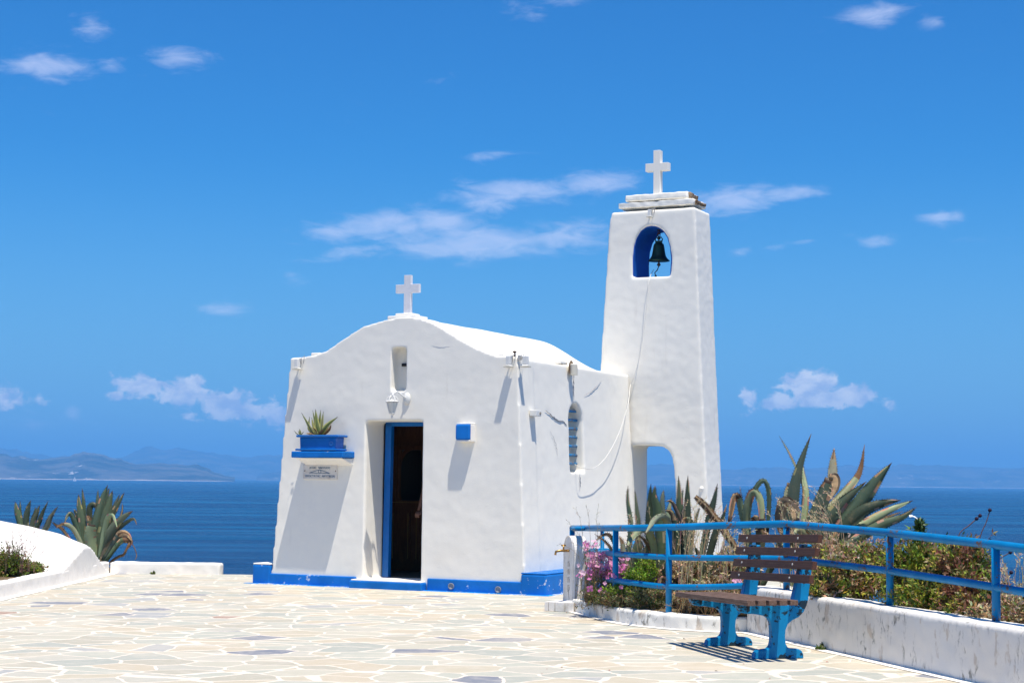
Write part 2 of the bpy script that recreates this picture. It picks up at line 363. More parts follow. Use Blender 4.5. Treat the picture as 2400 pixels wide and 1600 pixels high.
def unite(o, others):
    for c in others:
        md = o.modifiers.new('join', 'BOOLEAN'); md.operation = 'UNION'; md.solver = 'EXACT'; md.object = c
    bake(o)
    for c in others: bpy.data.objects.remove(c, do_unlink=True)
def plasterize(o, voxel=.022, amp=.014, seed=0, fine=.0035, sm=2):
    mt = o.data.materials[0]
    md = o.modifiers.new('r', 'REMESH'); md.mode = 'VOXEL'; md.voxel_size = voxel; md.use_smooth_shade = True
    md = o.modifiers.new('s', 'SMOOTH'); md.iterations = sm; md.factor = .5
    bake(o)
    me = o.data
    me.materials.clear(); me.materials.append(mt)
    co = [0.0] * (3 * len(me.vertices)); me.vertices.foreach_get('co', co)
    nn = [0.0] * (3 * len(me.vertices)); me.vertices.foreach_get('normal', nn)
    for i in range(len(me.vertices)):
        p = Vector(co[3 * i:3 * i + 3]); q = p + Vector((seed * 7.3, 0, 0))
        d = amp * noise.noise(q * 1.7) + amp * .5 * noise.noise(q * 4.3) + fine * noise.noise(q * 11) * 1.5
        for j in range(3): co[3 * i + j] += nn[3 * i + j] * d
    me.vertices.foreach_set('co', co); me.polygons.foreach_set('use_smooth', [True] * len(me.polygons)); me.update()
    return o
def catmull(pts, n):
    pts = [Vector(p) for p in pts]
    if len(pts) == 2: pts = [pts[0], (pts[0] + pts[1]) / 2, pts[1]]
    q = [pts[0] * 2 - pts[1]] + pts + [pts[-1] * 2 - pts[-2]]; out = []; m = len(pts) - 1
    for i in range(n + 1):
        t = i / n * m; k = min(int(t), m - 1); t -= k; a, b_, c, d = q[k:k + 4]
        out.append(.5 * ((2 * b_) + (c - a) * t + (2 * a - 5 * b_ + 4 * c - d) * t * t + (3 * b_ - a - 3 * c + d) * t ** 3))
    return out
def Zm(ox, oy, s): return lambda x, y: (ox + x / s, oy + y / s)

# ------------------------------------------------------------------ ground, sea, hills
PAVE_Y = 23.35
g = MB(); g.add([(-5.5, -8, 0), (3.6, -8, 0), (3.6, PAVE_Y, 0), (-5.5, PAVE_Y, 0)], [(0, 1, 2, 3)])
tag(g.build('plaza_paving', 'paving'), kind='structure')
g = MB(); nx, ny = 90, 90
def land_z(x, y):
    d = max(-6.5 - x if x < -6.5 else 0, x - 4.6, y - 24.2 - .12 * min(x + 6, 6), 0)
    z = -.05 if d == 0 else -.05 - 1.1 * d - .03 * d * d
    if x < -5.6: z += .02
    z = min(z, -.05)
    return max(z + (noise.noise(Vector((x * .35, y * .35, 0))) * min(d, 6) * .5 if d else 0), -31)
xs = [-45 + 90 * i / nx for i in range(nx + 1)]; ys = [-14 + 66 * i / ny for i in range(ny + 1)]
g.add([(x, y, land_z(x, y)) for y in ys for x in xs], [(j * (nx + 1) + i, j * (nx + 1) + i + 1, (j + 1) * (nx + 1) + i + 1, (j + 1) * (nx + 1) + i) for j in range(ny) for i in range(nx)])
tag(g.build('headland', 'cliff', smooth=True), kind='structure')
SEA = -12.0
g = MB(); rr = [5, 60, 300, 1500, 6000, 20000]
seg = 64
g.v += [Vector((0, 0, SEA))]
for r_ in rr:
    for k in range(seg): g.v.append(Vector((r_ * math.cos(2 * math.pi * k / seg), r_ * math.sin(2 * math.pi * k / seg), SEA)))
for k in range(seg): g.face([0, 1 + k, 1 + (k + 1) % seg])
for i in range(len(rr) - 1):
    for k in range(seg): g.face([1 + i * seg + k, 1 + (i + 1) * seg + k, 1 + (i + 1) * seg + (k + 1) % seg, 1 + i * seg + (k + 1) % seg])
tag(g.build('sea', 'sea'), kind='structure')

def hills(name, prof, d, depth, seed, rows=14):
    """prof: (px, py) of the skyline; a ridge with a foreshore, at distance d"""
    g = MB(); x0, x1 = prof[0][0], prof[-1][0]; n = int((x1 - x0) / 5); R_ = []
    for i in range(n + 1):
        px = x0 + (x1 - x0) * i / n
        for a, c in zip(prof, prof[1:]):
            if a[0] <= px <= c[0]: t = (px - a[0]) / (c[0] - a[0]); t = t * t * (3 - 2 * t); py = a[1] + (c[1] - a[1]) * t
        top = P(px, py, d)
        hgt = max(top.z - SEA, .5)
        nz_ = 1 + .05 * noise.fractal(Vector((px * .045, seed, 0)), 1, 2, 5)
        for j in range(rows):
            s = j / (rows - 1)
            pr = math.sin(min(s / .62, 1) * math.pi / 2) ** .85 if s < .62 else math.cos((s - .62) / .38 * math.pi / 2)
            wob = noise.fractal(Vector((px * .022, s * 5, seed)), 1, 2, 5) * .16 * (1 - abs(s - .62) / .62)
            y = d + depth * (s - .62); k = y / d
            z = SEA - 2 + (hgt * nz_) * max(pr + wob * (1 if abs(s - .62) > .05 else .2), 0) + 2
            R_.append(Vector((top.x * k, y, z if 0 < s < 1 else SEA - 3)))
    g.v = R_
    for i in range(n):
        for j in range(rows - 1):
            a = i * rows + j; g.face([a, a + rows, a + rows + 1, a + 1])
    return tag(g.build(name, 'hill', smooth=True), kind='structure')
z4 = Zm(0, 850, 3.36)
hills('hills', [z4(-900, 780), z4(-400, 760), z4(0, 725), z4(130, 735), z4(320, 757), z4(530, 740), z4(600, 714), z4(680, 695), z4(760, 715), z4(900, 752), z4(1080, 797), z4(1250, 790), z4(1400, 800), z4(1540, 806), z4(1620, 830), z4(1700, 868), z4(1780, 888), z4(1850, 900)], 8300, 1800, 1)
hills('hills', [z4(-700, 760), z4(-200, 640), z4(0, 665), z4(200, 706), z4(480, 737), z4(700, 800), z4(800, 890)], 15500, 2500, 2, 10)
hills('hills', [z4(700, 880), z4(800, 800), z4(930, 750), z4(1080, 692), z4(1190, 664), z4(1300, 682), z4(1400, 668), z4(1470, 690), z4(1600, 695), z4(1750, 725), z4(2050, 742), z4(2190, 735), z4(2600, 760), z4(3000, 840), z4(3300, 900)], 15500, 3000, 3, 12)
hills('hills', [z4(2020, 893), z4(2080, 872), z4(2190, 855), z4(2400, 860), z4(2800, 880), z4(2950, 900)], 12000, 1200, 4, 8)
hills('hills', [(1050, 1133), (1200, 1105), (1400, 1088), (1540, 1088), (1700, 1100), (1800, 1095), (1860, 1096), (1930, 1096), (1980, 1090), (2060, 1095), (2133, 1089), (2200, 1089), (2300, 1095), (2400, 1097), (2600, 1110), (2900, 1090), (3300, 1140)], 14500, 3500, 5, 12)
def shore(pxs, d):
    g = MB(); vs = []
    for i in range(41):
        px = pxs[0] + (pxs[1] - pxs[0]) * i / 40; a = P(px, 1118, d)
        h = 2.6 + 3 * noise.noise(Vector((px * .05, d, 0)))
        w = math.sin(math.pi * i / 40) ** .3
        vs += [Vector((a.x, d, SEA - .4)), Vector((a.x, d + 12, SEA + h * w)), Vector((a.x, d + 60, SEA + h * w * .9))]
    g.v = vs
    for i in range(40):
        for j in range(2): g.face([i * 3 + j, i * 3 + 3 + j, i * 3 + 4 + j, i * 3 + 1 + j])
    tag(g.build('shoreline', 'shore'), kind='structure')
shore((-300, 545), 7150)
shore((1100, 2900), 12200)

# haze: one closed box of thin air
hz = MB(); hz.box((-20100, -20100, -45), (20100, 20100, 340)); ho = hz.build('haze', 'plaster')
hm = bpy.data.materials.new('haze_air'); hm.use_nodes = True; hn = hm.node_tree; hn.nodes.clear()
pv = hn.nodes.new('ShaderNodeVolumePrincipled'); pv.inputs['Color'].default_value = (.19, .54, .95, 1); pv.inputs['Density'].default_value = 1.4e-4; pv.inputs['Anisotropy'].default_value = .0
om = hn.nodes.new('ShaderNodeOutputMaterial'); hn.links.new(pv.outputs[0], om.inputs['Volume'])
ho.data.materials.clear(); ho.data.materials.append(hm); tag(ho, kind='stuff')

# ------------------------------------------------------------------ chapel frame of reference
A_ = G(632, 1367); B_ = G(1232, 1393)
U = (B_ - A_); WID = U.length; U.normalize(); V = Vector((-U.y, U.x, 0))
RZ = math.atan2(U.y, U.x)
def loc(p): q = p - A_; return Vector((q.dot(U), q.dot(V), q.z))
C0 = loc(CAM)
def ldir(px, py): r = cray(px, py); return Vector((r.dot(U), r.dot(V), r.z))
def LF(px, py, t=0.0):              # on the plane at depth t behind the facade: (u, z)
    r = ldir(px, py); k = (t - C0.y) / r.y; q = C0 + r * k; return (q.x, q.z)
def LS(px, py, u):                  # on the plane u = const: (t, z)
    r = ldir(px, py); k = (u - C0.x) / r.x; q = C0 + r * k; return (q.y, q.z)
def WL(u, t, z): return A_ + U * u + V * t + Vector((0, 0, z))
chapel = empty('chapel', A_, RZ, 'small whitewashed chapel with curved gable, open doorway and blue painted base', 'chapel')
gable = [LF(*p) for p in [(680, 838), (715, 836), (742, 831), (765, 822), (800, 797), (850, 765), (900, 750), (930, 744), (955, 742), (980, 744), (1010, 754), (1045, 773), (1080, 795), (1120, 817), (1165, 833), (1213, 836)]]
print('facade width', WID, 'gable', gable[8], 'A', A_, 'rz', math.degrees(RZ))
DEP = 3.42
ZT = gable[-1][1]; uL = gable[0][0]; uR = gable[-1][0]
# front gable wall + nave walls + apse
w = MB(); w.prism([(0, -.1), (WID, -.1)] + gable[::-1], 0, .42); wall = w.build('wall', 'plaster', chapel)
w = MB(); e_ = .02
ins = .10
bot = [(0.01, .2), (WID - .01, .2), (WID - .01, DEP), (0.01, DEP)]; top = [(uL + .01, .2), (uR - .01, .2), (uR - .01, DEP - .02), (uL + .01, DEP - .02)]
w.prism(bot, -.1, ZT - .01, 'z', top); nave = w.build('n', 'plaster', chapel)
w = MB(); ap = [(WID / 2 + 1.25 * math.cos(a), DEP - .3 + 1.75 * math.sin(a)) for a in [math.pi * i / 18 for i in range(19)]]
w.prism(ap, -.1, ZT - .03, 'z'); aps = w.build('a', 'plaster', chapel)
unite(wall, [nave, aps])
def cutter(fn):
    m_ = MB(); fn(m_); return m_.build('cutter', 'plaster', chapel)
d0 = LF(858, 985)[0]; d1 = LF(991, 985)[0]; db0 = LF(852, 1357)[0]; db1 = LF(986, 1357)[0]; dz = LF(920, 986)[1]; dzb = .10
n0 = LF(917, 860)[0]; n1_ = LF(951, 860)[0]; nz0 = LF(935, 916)[1]; nz1 = LF(935, 814)[1]
wt0, wz0 = LS(1331, 1106, WID - .12); wt1, _ = LS(1364, 1106, WID - .12); _, wz1 = LS(1347, 944, WID - .12); wsp = LS(1331, 985, WID - .12)[1]
wr = (wt1 - wt0) / 2
warch = [(wt0, wz0), (wt1, wz0)] + [((wt0 + wt1) / 2 + wr * math.cos(a), wsp + (wz1 - wsp) * math.sin(a)) for a in [math.pi * i / 12 for i in range(13)]]
cs = [cutter(lambda m_: m_.prism([(db0, dzb), (db1, dzb), (d1, dz), (d0, dz)], -.3, .9)),
      cutter(lambda m_: m_.box((n0, -.3, nz0), (n1_, .19, nz1))),
      cutter(lambda m_: m_.box((.5, .46, .06), (WID - .45, DEP + .7, 2.35))),
      cutter(lambda m_: m_.prism(warch, WID - .36, WID + .4, 'x'))]
cuts(wall, cs)
plasterize(wall, .022, .0045, 1, .001)
# roof: barrel vault dying into the apse
r_ = MB(); NT = 34; prof = []
gs = catmull([Vector((p[0], 0, p[1])) for p in gable], 44)
for j in range(NT + 1):
    t = .36 + (4.90 - .36) * j / NT
    s = 0 if t < 3.62 else (t - 3.62) / 1.28
    F = max(1 - s ** 2.3, 0) ** .5 if s else 1
    row = []
    for p in gs:
        c = (uL + uR) / 2; k = .972 if t < DEP else .972 - .36 * min((t - DEP) / .25, 1) - (.3 * s * s)
        base = ZT - .02
        row.append(Vector((c + (p.x - c) * k, t, base + (p.z - .012 - base) * F + .014 * noise.noise(Vector((p.x * 1.4, t * 1.4, 3))))))
    prof.append(row)
m_ = len(gs)
for row in prof: r_.v += row + [Vector((row[-1].x - .12, row[-1].y, ZT - .3)), Vector((row[0].x + .12, row[0].y, ZT - .3))]
mm = m_ + 2
for j in range(NT):
    for i in range(mm): r_.face([j * mm + i, j * mm + (i + 1) % mm, (j + 1) * mm + (i + 1) % mm, (j + 1) * mm + i])
r_.face(list(range(mm))); r_.face([NT * mm + i for i in range(mm - 1, -1, -1)])
r_.build('roof', 'plaster', chapel, smooth=True)
# blue base
bz = LF(720, 1346)[1]
bb = MB(); bb.box((-.006, -.028, -.02), (db0 - .10, .1, bz)); bb.build('base_band', 'blue', chapel, bevel=.012)
bb = MB(); bb.box((db1 + .10, -.03, -.02), (WID + .02, .1, bz + .015)); bb.build('base_band', 'blue', chapel, bevel=.012)
pz = LF(1255, 1343)[1] + .0
pl = MB(); pl.box((WID - .05, -.034, -.02), (WID + .27, 2.9, pz - .012)); pl.build('side_plinth', 'blue', chapel, bevel=.02)
pl = MB(); pl.box((-.24, -.036, -.02), (.02, 2.9, pz - .015)); pl.build('side_plinth', 'blue', chapel, bevel=.02)
pl = MB(); pl.box((-.235, -.03, pz - .014), (.02, 2.9, pz + .004)); pl.build('plinth_top', 'whitewash', chapel, bevel=.008)
pl = MB(); pl.box((WID - .05, -.03, pz - .011), (WID + .265, 2.9, pz + .004)); pl.build('plinth_top', 'blue', chapel, bevel=.008)
sp = MB()
sp.box((-.32, -.10, 0), (WID + .33, -.02, .005)); sp.box((WID + .24, -.02, 0), (WID + .33, 2.9, .005)); sp.build('paint_splash', 'blue_sill', chapel)
# step
su0 = LF(818, 1365, -.12)[0]; su1 = LF(988, 1365, -.12)[0]; sz = .105
st = MB(); st.box((su0, -.13, -.02), (su1, .06, sz - .014)); st.build('doorstep', 'blue', chapel, bevel=.015)
st = MB(); st.box((su0 + .02, -.115, sz - .016), (su1 - .02, .52, sz)); st.build('threshold', 'whitewash', chapel, bevel=.006)
# door frame
TF = .40
fr = MB(); fu0 = LF(902, 1100, TF)[0]; ft = LF(940, 990, TF)[1]; fb0 = LF(895, 1340, TF)[0]; fw = .085
fr.prism([(fb0, sz), (fb0 + fw, sz), (fu0 + fw, ft), (fu0, ft)], TF, TF + .07)
fr.box((fu0, TF, ft - .045), (d1 + .12, TF + .07, ft + .02)); fr.box((d1 + .05, TF, sz), (d1 + .12, TF + .07, ft - .045))
fr.build('door_frame', 'blue_gloss', chapel, bevel=.004)
dl = MB(); dx = d1 + .005
dl.box((dx, TF + .08, sz + .01), (dx + .043, TF + .74, ft - .06))
for zz in (.28, .95, 1.5): dl.box((dx - .012, TF + .18, zz), (dx - .001, TF + .66, zz + .42))
door = dl.build('door', 'blue_gloss', chapel, bevel=.004)
hd = MB(); hx = dx; hd.tube([(hx, TF + .70, 1.05), (hx - .05, TF + .70, 1.05), (hx - .05, TF + .60, 1.05)], .009, 8); hd.build('handle', 'brass', door, smooth=True)
# interior
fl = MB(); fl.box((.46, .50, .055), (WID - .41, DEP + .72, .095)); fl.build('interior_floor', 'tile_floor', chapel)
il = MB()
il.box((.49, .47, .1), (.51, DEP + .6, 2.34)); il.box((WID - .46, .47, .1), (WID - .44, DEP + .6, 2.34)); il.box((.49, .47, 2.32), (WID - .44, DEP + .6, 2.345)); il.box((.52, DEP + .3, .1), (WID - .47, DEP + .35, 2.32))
il.build('darkening_lining', 'inner', chapel)  # dark lining added to keep the room dark; white plaster would bounce light
TS = 2.0
ic = MB()
ic.box((.52, TS, .1), (WID - .47, TS + .06, 1.0)); ic.box((.52, TS, 1.72), (WID - .47, TS + .05, 2.3))
cu = (LF(935, 1200, TS)[0], LF(982, 1200, TS)[0])
for q in (.62, cu[0], cu[1] + .08, cu[1] + .52): ic.lathe([(.04, 0), (.05, .04), (.035, .08), (.03, .3), (.035, .6), (.045, .7), (.04, .72)], (q, TS - .02, 1.0), 12)
x = .56
while x < WID - .7:
    ic.box((x, TS - .015, .2), (x + .30, TS, .92)); x += .36
ic.box((.52, TS - .06, .98), (WID - .47, TS + .07, 1.03)); ic.box((.52, TS - .07, 1.70), (WID - .47, TS + .07, 1.76))
arc = [(cu[0] + .26 * (1 + math.cos(a)), TS, 1.5 + .24 * math.sin(a)) for a in [math.pi * i / 14 for i in range(15)]]
ic.tube(arc, .03, 6)
icono = ic.build('icon_screen', 'screen_wood', chapel)
tr = MB(); x = .56
while x < WID - .7:
    for q in (x + .03, x + .26): tr.box((q, TS - .024, .26), (q + .012, TS - .014, .86))
    x += .36
tr.box((.53, TS - .068, 1.0), (WID - .48, TS - .058, 1.01)); tr.build('gilt_trim', 'gilt', icono)
# cross-shaped slit in the niche, its unlit depth painted as near-black bars
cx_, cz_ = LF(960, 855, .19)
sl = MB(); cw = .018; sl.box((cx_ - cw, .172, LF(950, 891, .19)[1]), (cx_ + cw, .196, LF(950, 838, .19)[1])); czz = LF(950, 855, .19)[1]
sl.box((cx_ - .10, .168, czz - cw), (cx_ + .10, .194, czz + cw)); sl.build('cross_slit', 'slit_dark', chapel)
# roof cross
def cross(parent, uc, t0, zb, zt, aw, az0, az1, w_, th, m_, name='cross'):
    c = MB(); h_ = w_ / 2; a2 = aw / 2
    c.prism([(uc - h_, zb), (uc + h_, zb), (uc + h_, az0), (uc + a2, az0), (uc + a2, az1), (uc + h_, az1), (uc + h_, zt), (uc - h_, zt), (uc - h_, az1), (uc - a2, az1), (uc - a2, az0), (uc - h_, az0)], t0, t0 + th)
    return c.build(name, m_, parent, bevel=.004)
TC = .16
cl, zc_t = LF(947, 645, TC); cr_, _ = LF(963, 645, TC); _, zc_b = LF(955, 736, TC); al, aza = LF(928, 686, TC); ar, azb = LF(983, 666, TC)
ucc = (cl + cr_) / 2
ped = MB(); ped.box((ucc - .20, .03, zc_b - .075), (ucc + .20, .33, zc_b - .028)); ped.box((ucc - .12, .08, zc_b - .03), (ucc + .12, .28, zc_b + .005)); ped.build('cross_pedestal', 'whitewash', chapel, bevel=.012)
cross(chapel, ucc, TC, zc_b - .01, zc_t, ar - al, (aza + azb) / 2 - .052, (aza + azb) / 2 + .052, cr_ - cl, .05, 'marble')
# shelf, blue box, plaque recess
def shelf():
    PR = -.27
    a = LF(682, 1066, PR); c = LF(803, 1072, PR); z1 = LF(740, 1057, PR)[1]; z0 = LF(740, 1072, PR)[1]
    s = MB(); s.box((a[0], PR, z0), (c[0], .05, z1)); o = s.build('shelf', 'blue', chapel, bevel=.012)
    s = MB(); s.prism([(PR + .01, z0 - .004), (.03, z0 - .004), (.03, z0 - .10)], a[0] + .05, c[0] - .02, 'x'); s.build('shelf_bracket', 'whitewash', chapel, bevel=.008)
    return a[0], c[0], z1, PR
sh = shelf()
s = MB(); a = LF(1067, 994, -.12); c = LF(1100, 1030, -.12); s.box((a[0], -.12, c[1]), (c[0], .03, a[1])); s.build('wall_block', 'blue', chapel, bevel=.018)
s = MB(); s.box((a[0] + .01, -.112, c[1] - .022), (c[0] + .0, .03, c[1] - .001)); s.build('wall_block_sill', 'whitewash', chapel, bevel=.006)
s = MB(); s.box((a[0] + .0, -.09, a[1] - .001), (c[0] + .012, .03, a[1] + .016)); s.box((c[0] + .001, -.10, c[1] - .02), (c[0] + .012, .03, a[1] + .0)); s.build('wall_block_cheek', 'whitewash', chapel, bevel=.008)
# drains in the base band
for (px, py) in ((1058, 1373), (1168, 1381)):
    u, z = LF(px, py, -.03); dn = MB()
    dn.lathe([(.038, 0), (.040, .012), (.030, .014), (.028, .006)], (0, 0, 0), 16)
    for p_ in dn.v: p_.x, p_.y, p_.z = u + p_.x, -.031 - p_.z, z + p_.y
    dn.build('drain_spout', 'crack', chapel, smooth=True)
# side window: bars and back
zs = [LS(1343, y, WID - .16)[1] for y in (963, 984, 1004, 1024, 1045, 1066, 1086)]
br = MB()
for z in zs: br.tube([(WID - .20, wt0 - .03, z), (WID - .20, wt1 + .03, z)], .017, 8)
br.build('window_bars', 'rail', chapel, smooth=True)
# cracks
def crack(pts, plane, r=.0045, seed=0, name='crack'):
    random.seed(seed); out = []
    cp = catmull([Vector((p[0], p[1], 0)) for p in pts], len(pts) * 5)
    for q in cp:
        px, py = q.x + random.uniform(-1.1, 1.1), q.y + random.uniform(-1.1, 1.1)
        if plane == 's': t, z = LS(px, py, WID - .0); uu = WID + (uR - WID) * z / ZT - .0035; t, z = LS(px, py, uu); out.append((uu, t, z))
        else: u, z = LF(px, py, -.004); out.append((u, .002, z))
    c = MB(); n = len(out); c.tube(out, [r * (.25 + math.sin(math.pi * (i + .5) / n) * random.uniform(.6, 1.2)) for i in range(n)], 5)
    c.build(name, 'crack', chapel)
q4 = Zm(1150, 780, 3.92); q3 = Zm(880, 600, 3.92)
crack([q4(505, 710), q4(550, 750), q4(620, 805), q4(670, 815), q4(700, 858)], 's', .0062, 1)
crack([q4(765, 380), q4(762, 450), q4(764, 530), q4(762, 610)], 's', .005, 2)
crack([q4(865, 570), q4(915, 545), q4(975, 490), q4(1015, 440)], 's', .0028, 3)
crack([q4(820, 1300), q4(825, 1370), q4(818, 1440)], 's', .0045, 4)
crack([q4(545, 900), q4(585, 980), q4(605, 1050), q4(615, 1130)], 's', .002, 5)
crack([q3(500, 820), q3(610, 838), q3(700, 830), q3(760, 855), q3(815, 858)], 'f', .0022, 6)
# patches of raised plaster along the roof edge
for (px, py, l_) in ((745, 829, .13), (1172, 832, .16), (1318, 848, .1)):
    lp = MB()
    if px < 1214: u, z = LF(px, py, .1); lp.box((u - l_ / 2, .04, z - .03), (u + l_ / 2, .24, z + .010))
    else: t, z = LS(px, py, uR - .05); lp.box((uR - .12, t - l_, z - .03), (uR - .02, t + l_, z + .010))
    lp.build('coping_stone', 'plaster_tower', chapel, bevel=.012)

# ------------------------------------------------------------------ bell tower
TT = DEP + .03
tower = empty('bell_tower', WL(WID + .3, TT + .3, 0), RZ, 'tall tapering whitewashed bell tower with arched bell opening and stone cross on top', 'bell tower')
TO = Vector((WID + .3, TT + .3, 0))
tl = [LF(1398, 1060, TT), LF(1407, 862, TT), LF(1416, 700, TT), LF(1428, 520, TT), LF(1434, 497, TT)]
trr = [LF(1658, 1170, TT), LF(1652, 1050, TT), LF(1644, 880, TT), LF(1637, 690, TT), LF(1630, 520, TT), LF(1628, 486, TT)]
zl = lambda a, b_, z: a[0] + (b_[0] - a[0]) * (z - a[1]) / (b_[1] - a[1])
ztop = (tl[-1][1] + trr[-1][1]) / 2
right = [(zl(trr[0], trr[1], -.3), -.3)] + trr[:-1] + [(trr[-1][0], ztop)]
left = [(zl(tl[0], tl[1], -.3), -.3)] + tl[:-1] + [(tl[-1][0], ztop)]
outline = right + left[::-1]
outline = [(p[0] - TO.x, p[1]) for p in outline]
DT = .60
tw = MB(); tw.prism(outline, TT - TO.y, TT + DT - TO.y); tb = tw.build('tower_body', 'plaster_tower', tower)
def tcut(poly, a=-.6, b_=1.0):
    m_ = MB(); m_.prism([(p[0] - TO.x, p[1]) for p in poly], a, b_); return m_.build('cutter', 'plaster', tower)
al_, azs = LF(1482, 650, TT); ar_, _ = LF(1571, 650, TT); azt = LF(1525, 529, TT)[1]; aw_ = (ar_ - al_) / 2; asp = azt - aw_ * 1.15
z5 = Zm(1380, 330, 4.612)
aop = [LF(*z5(x_, y_), TT) for (x_, y_) in [(470, 1478), (880, 1463), (893, 1280), (880, 1150), (850, 1040), (800, 965), (735, 925), (670, 917), (610, 930), (555, 975), (510, 1050), (480, 1150), (468, 1300)]]
p5 = Zm(1400, 950, 3.136)
pop = [LF(*z_, TT) for z_ in [(1405, 1600), (1590, 1600), p5(570, 560), p5(560, 450), p5(548, 380), p5(525, 330), p5(480, 300), p5(400, 290), (1450, 1043), (1405, 1046)]]
pop[0] = (pop[0][0], -.6); pop[1] = (pop[1][0], -.6)
pu_ = LF(1479, 1100, TT)[0]
cuts(tb, [tcut(aop), tcut([(max(p[0], pu_), p[1]) for p in pop])])
plasterize(tb, .022, .005, 4, .0016)
# blue lining of the bell arch
ln = MB(); inner = aop; cxm = sum(p[0] for p in inner) / len(inner); czm = sum(p[1] for p in inner) / len(inner)
o_ = [(cxm + (p[0] - cxm) * 1.03 - TO.x, czm + (p[1] - czm) * 1.03) for p in inner]; i_ = [(cxm + (p[0] - cxm) * .955 - TO.x, czm + (p[1] - czm) * .97) for p in inner]
t0_, t1_ = TT - TO.y + .025, TT + DT - TO.y - .02; n = len(o_)
ln.v = [Vector((p[0], t0_, p[1])) for p in o_] + [Vector((p[0], t0_, p[1])) for p in i_] + [Vector((p[0], t1_, p[1])) for p in o_] + [Vector((p[0], t1_, p[1])) for p in i_]
for i in range(1, n):
    j = (i + 1) % n
    ln.face([i, j, n + j, n + i]); ln.face([2 * n + i, 3 * n + i, 3 * n + j, 2 * n + j]); ln.face([n + i, n + j, 3 * n + j, 3 * n + i]); ln.face([i, 2 * n + i, 2 * n + j, j])
ln.build('arch_lining', 'blue_arch', tower)
# cap slabs
def slab(x0, x1, y0, y1, name, grow):
    a = LF(*z5(x0, (y0 + y1) / 2), TT - grow); c = LF(*z5(x1, (y0 + y1) / 2 - 60), TT - grow)
    z0 = (LF(*z5(x0, y1), TT - grow)[1] + 0); z1 = LF(*z5(x0, y0), TT - grow)[1]
    m_ = MB(); m_.box((a[0] - TO.x, TT - grow - TO.y, z0), (c[0] - TO.x, TT + DT + grow * .5 - TO.y, z1)); o = m_.build(name, 'plaster_tower', tower); plasterize(o, .014, .010, 8, .006, 1)
    m_ = MB(); m_.box((c[0] - .012 - TO.x, TT - grow + .05 - TO.y, z0 + .012), (c[0] + .035 - TO.x, TT + DT - .1 - TO.y, z1 - .012)); o2 = m_.build('broken_edge', 'brick', tower); plasterize(o2, .012, .03, 9, .012, 1); o2.data.materials[0] = M['brick']
    return z1
zA = slab(312, 1130, 678, 738, 'cap_slab', -.06)
zB = slab(390, 1060, 588, 660, 'cap_slab', -.12)
TC2 = TT + .22
cl, zt_ = LF(*z5(698, 105), TC2); cr_, _ = LF(*z5(770, 105), TC2); zb_ = zB - .02; a0, a0z = LF(*z5(611, 250), TC2); a1, a1z = LF(*z5(856, 300), TC2); azc = LF(*z5(735, 283), TC2)[1]
cross(tower, (cl + cr_) / 2 - TO.x, TC2 - TO.y, zb_, zt_, a1 - a0, azc - .054, azc + .054, cr_ - cl, .10, 'plaster_tower')
# boss on the pier
bu, bzz = LF(*p5(762, 610), TT - .02); m_ = MB(); m_.lathe([(.06, 0), (.035, .010), (.024, .022), (.015, .030), (.001, .032)], (0, 0, 0), 14)
for p_ in m_.v: p_.x, p_.y, p_.z = bu - TO.x + p_.x, TT - TO.y + .01 - p_.z, bzz + p_.y
m_.build('plaster_boss', 'plaster_tower', tower, smooth=True)
# bell
TBL = TT + .30
bu, bzt = LF(*z5(757, 1105), TBL); _, bzb = LF(*z5(757, 1300), TBL); brad = (LF(*z5(862, 1290), TBL)[0] - LF(*z5(640, 1290), TBL)[0]) / 2; bh = bzt - bzb
bell = empty('bell', WL(bu, TBL, bzb), RZ, 'green bronze bell hanging in the blue arch of the tower', 'bell')
m_ = MB(); m_.lathe([(brad, 0), (brad * .985, bh * .03), (brad * .80, bh * .13), (brad * .64, bh * .30), (brad * .56, bh * .55), (brad * .50, bh * .80), (brad * .44, bh * .94), (brad * .26, bh * 1.0), (.01, bh * 1.01)], (0, 0, 0), 32)
m_.build('bell_body', 'bronze', bell, smooth=True)
m_ = MB(); m_.tube([(0, 0, bh * .3), (.002, 0, -.03), (0, 0, -.045)], .012, 8); m_.lathe([(.005, -.075), (.024, -.06), (.026, -.045), (.015, -.03)], (0, 0, 0), 12); m_.build('clapper', 'iron', bell, smooth=True)
m_ = MB()
for s_ in (-.03, .03, 0):
    m_.tube([(s_ * 1.1, 0, bh), (s_ * 1.8, 0, bh + .05), (s_, .0, bh + .085), (s_ * .3, 0, bh + .05)], .009, 6)
m_.box((-.045, -.02, bh - .004), (.045, .02, bh + .03)); m_.build('crown', 'bronze', bell)
zc = bh + .07; m_ = MB(); ztopb = LF(*z5(780, 960), TBL)[1] - bzb + .02
k = 0
while zc < ztopb:
    pts = [((.018 * math.cos(a)) * (1 if k % 2 else .25), (.018 * math.cos(a)) * (.25 if k % 2 else 1), zc + .028 * math.sin(a)) for a in [2 * math.pi * i / 10 for i in range(11)]]
    m_.tube(pts, .006, 5); zc += .042; k += 1
m_.tube([(-.22, 0, ztopb), (.20, 0, ztopb)], .014, 8); m_.build('hanging_chain', 'iron', bell)
m_ = MB(); m_.tube([(0, 0, -.07), (-.02, 0, -.12), (-.05, -.02, -.16), (-.035, -.02, -.22)], .007, 5); m_.lathe([(.01, -.24), (.02, -.225), (.008, -.19)], (-.035, -.02, 0), 10); m_.build('clapper_chain', 'iron', bell)
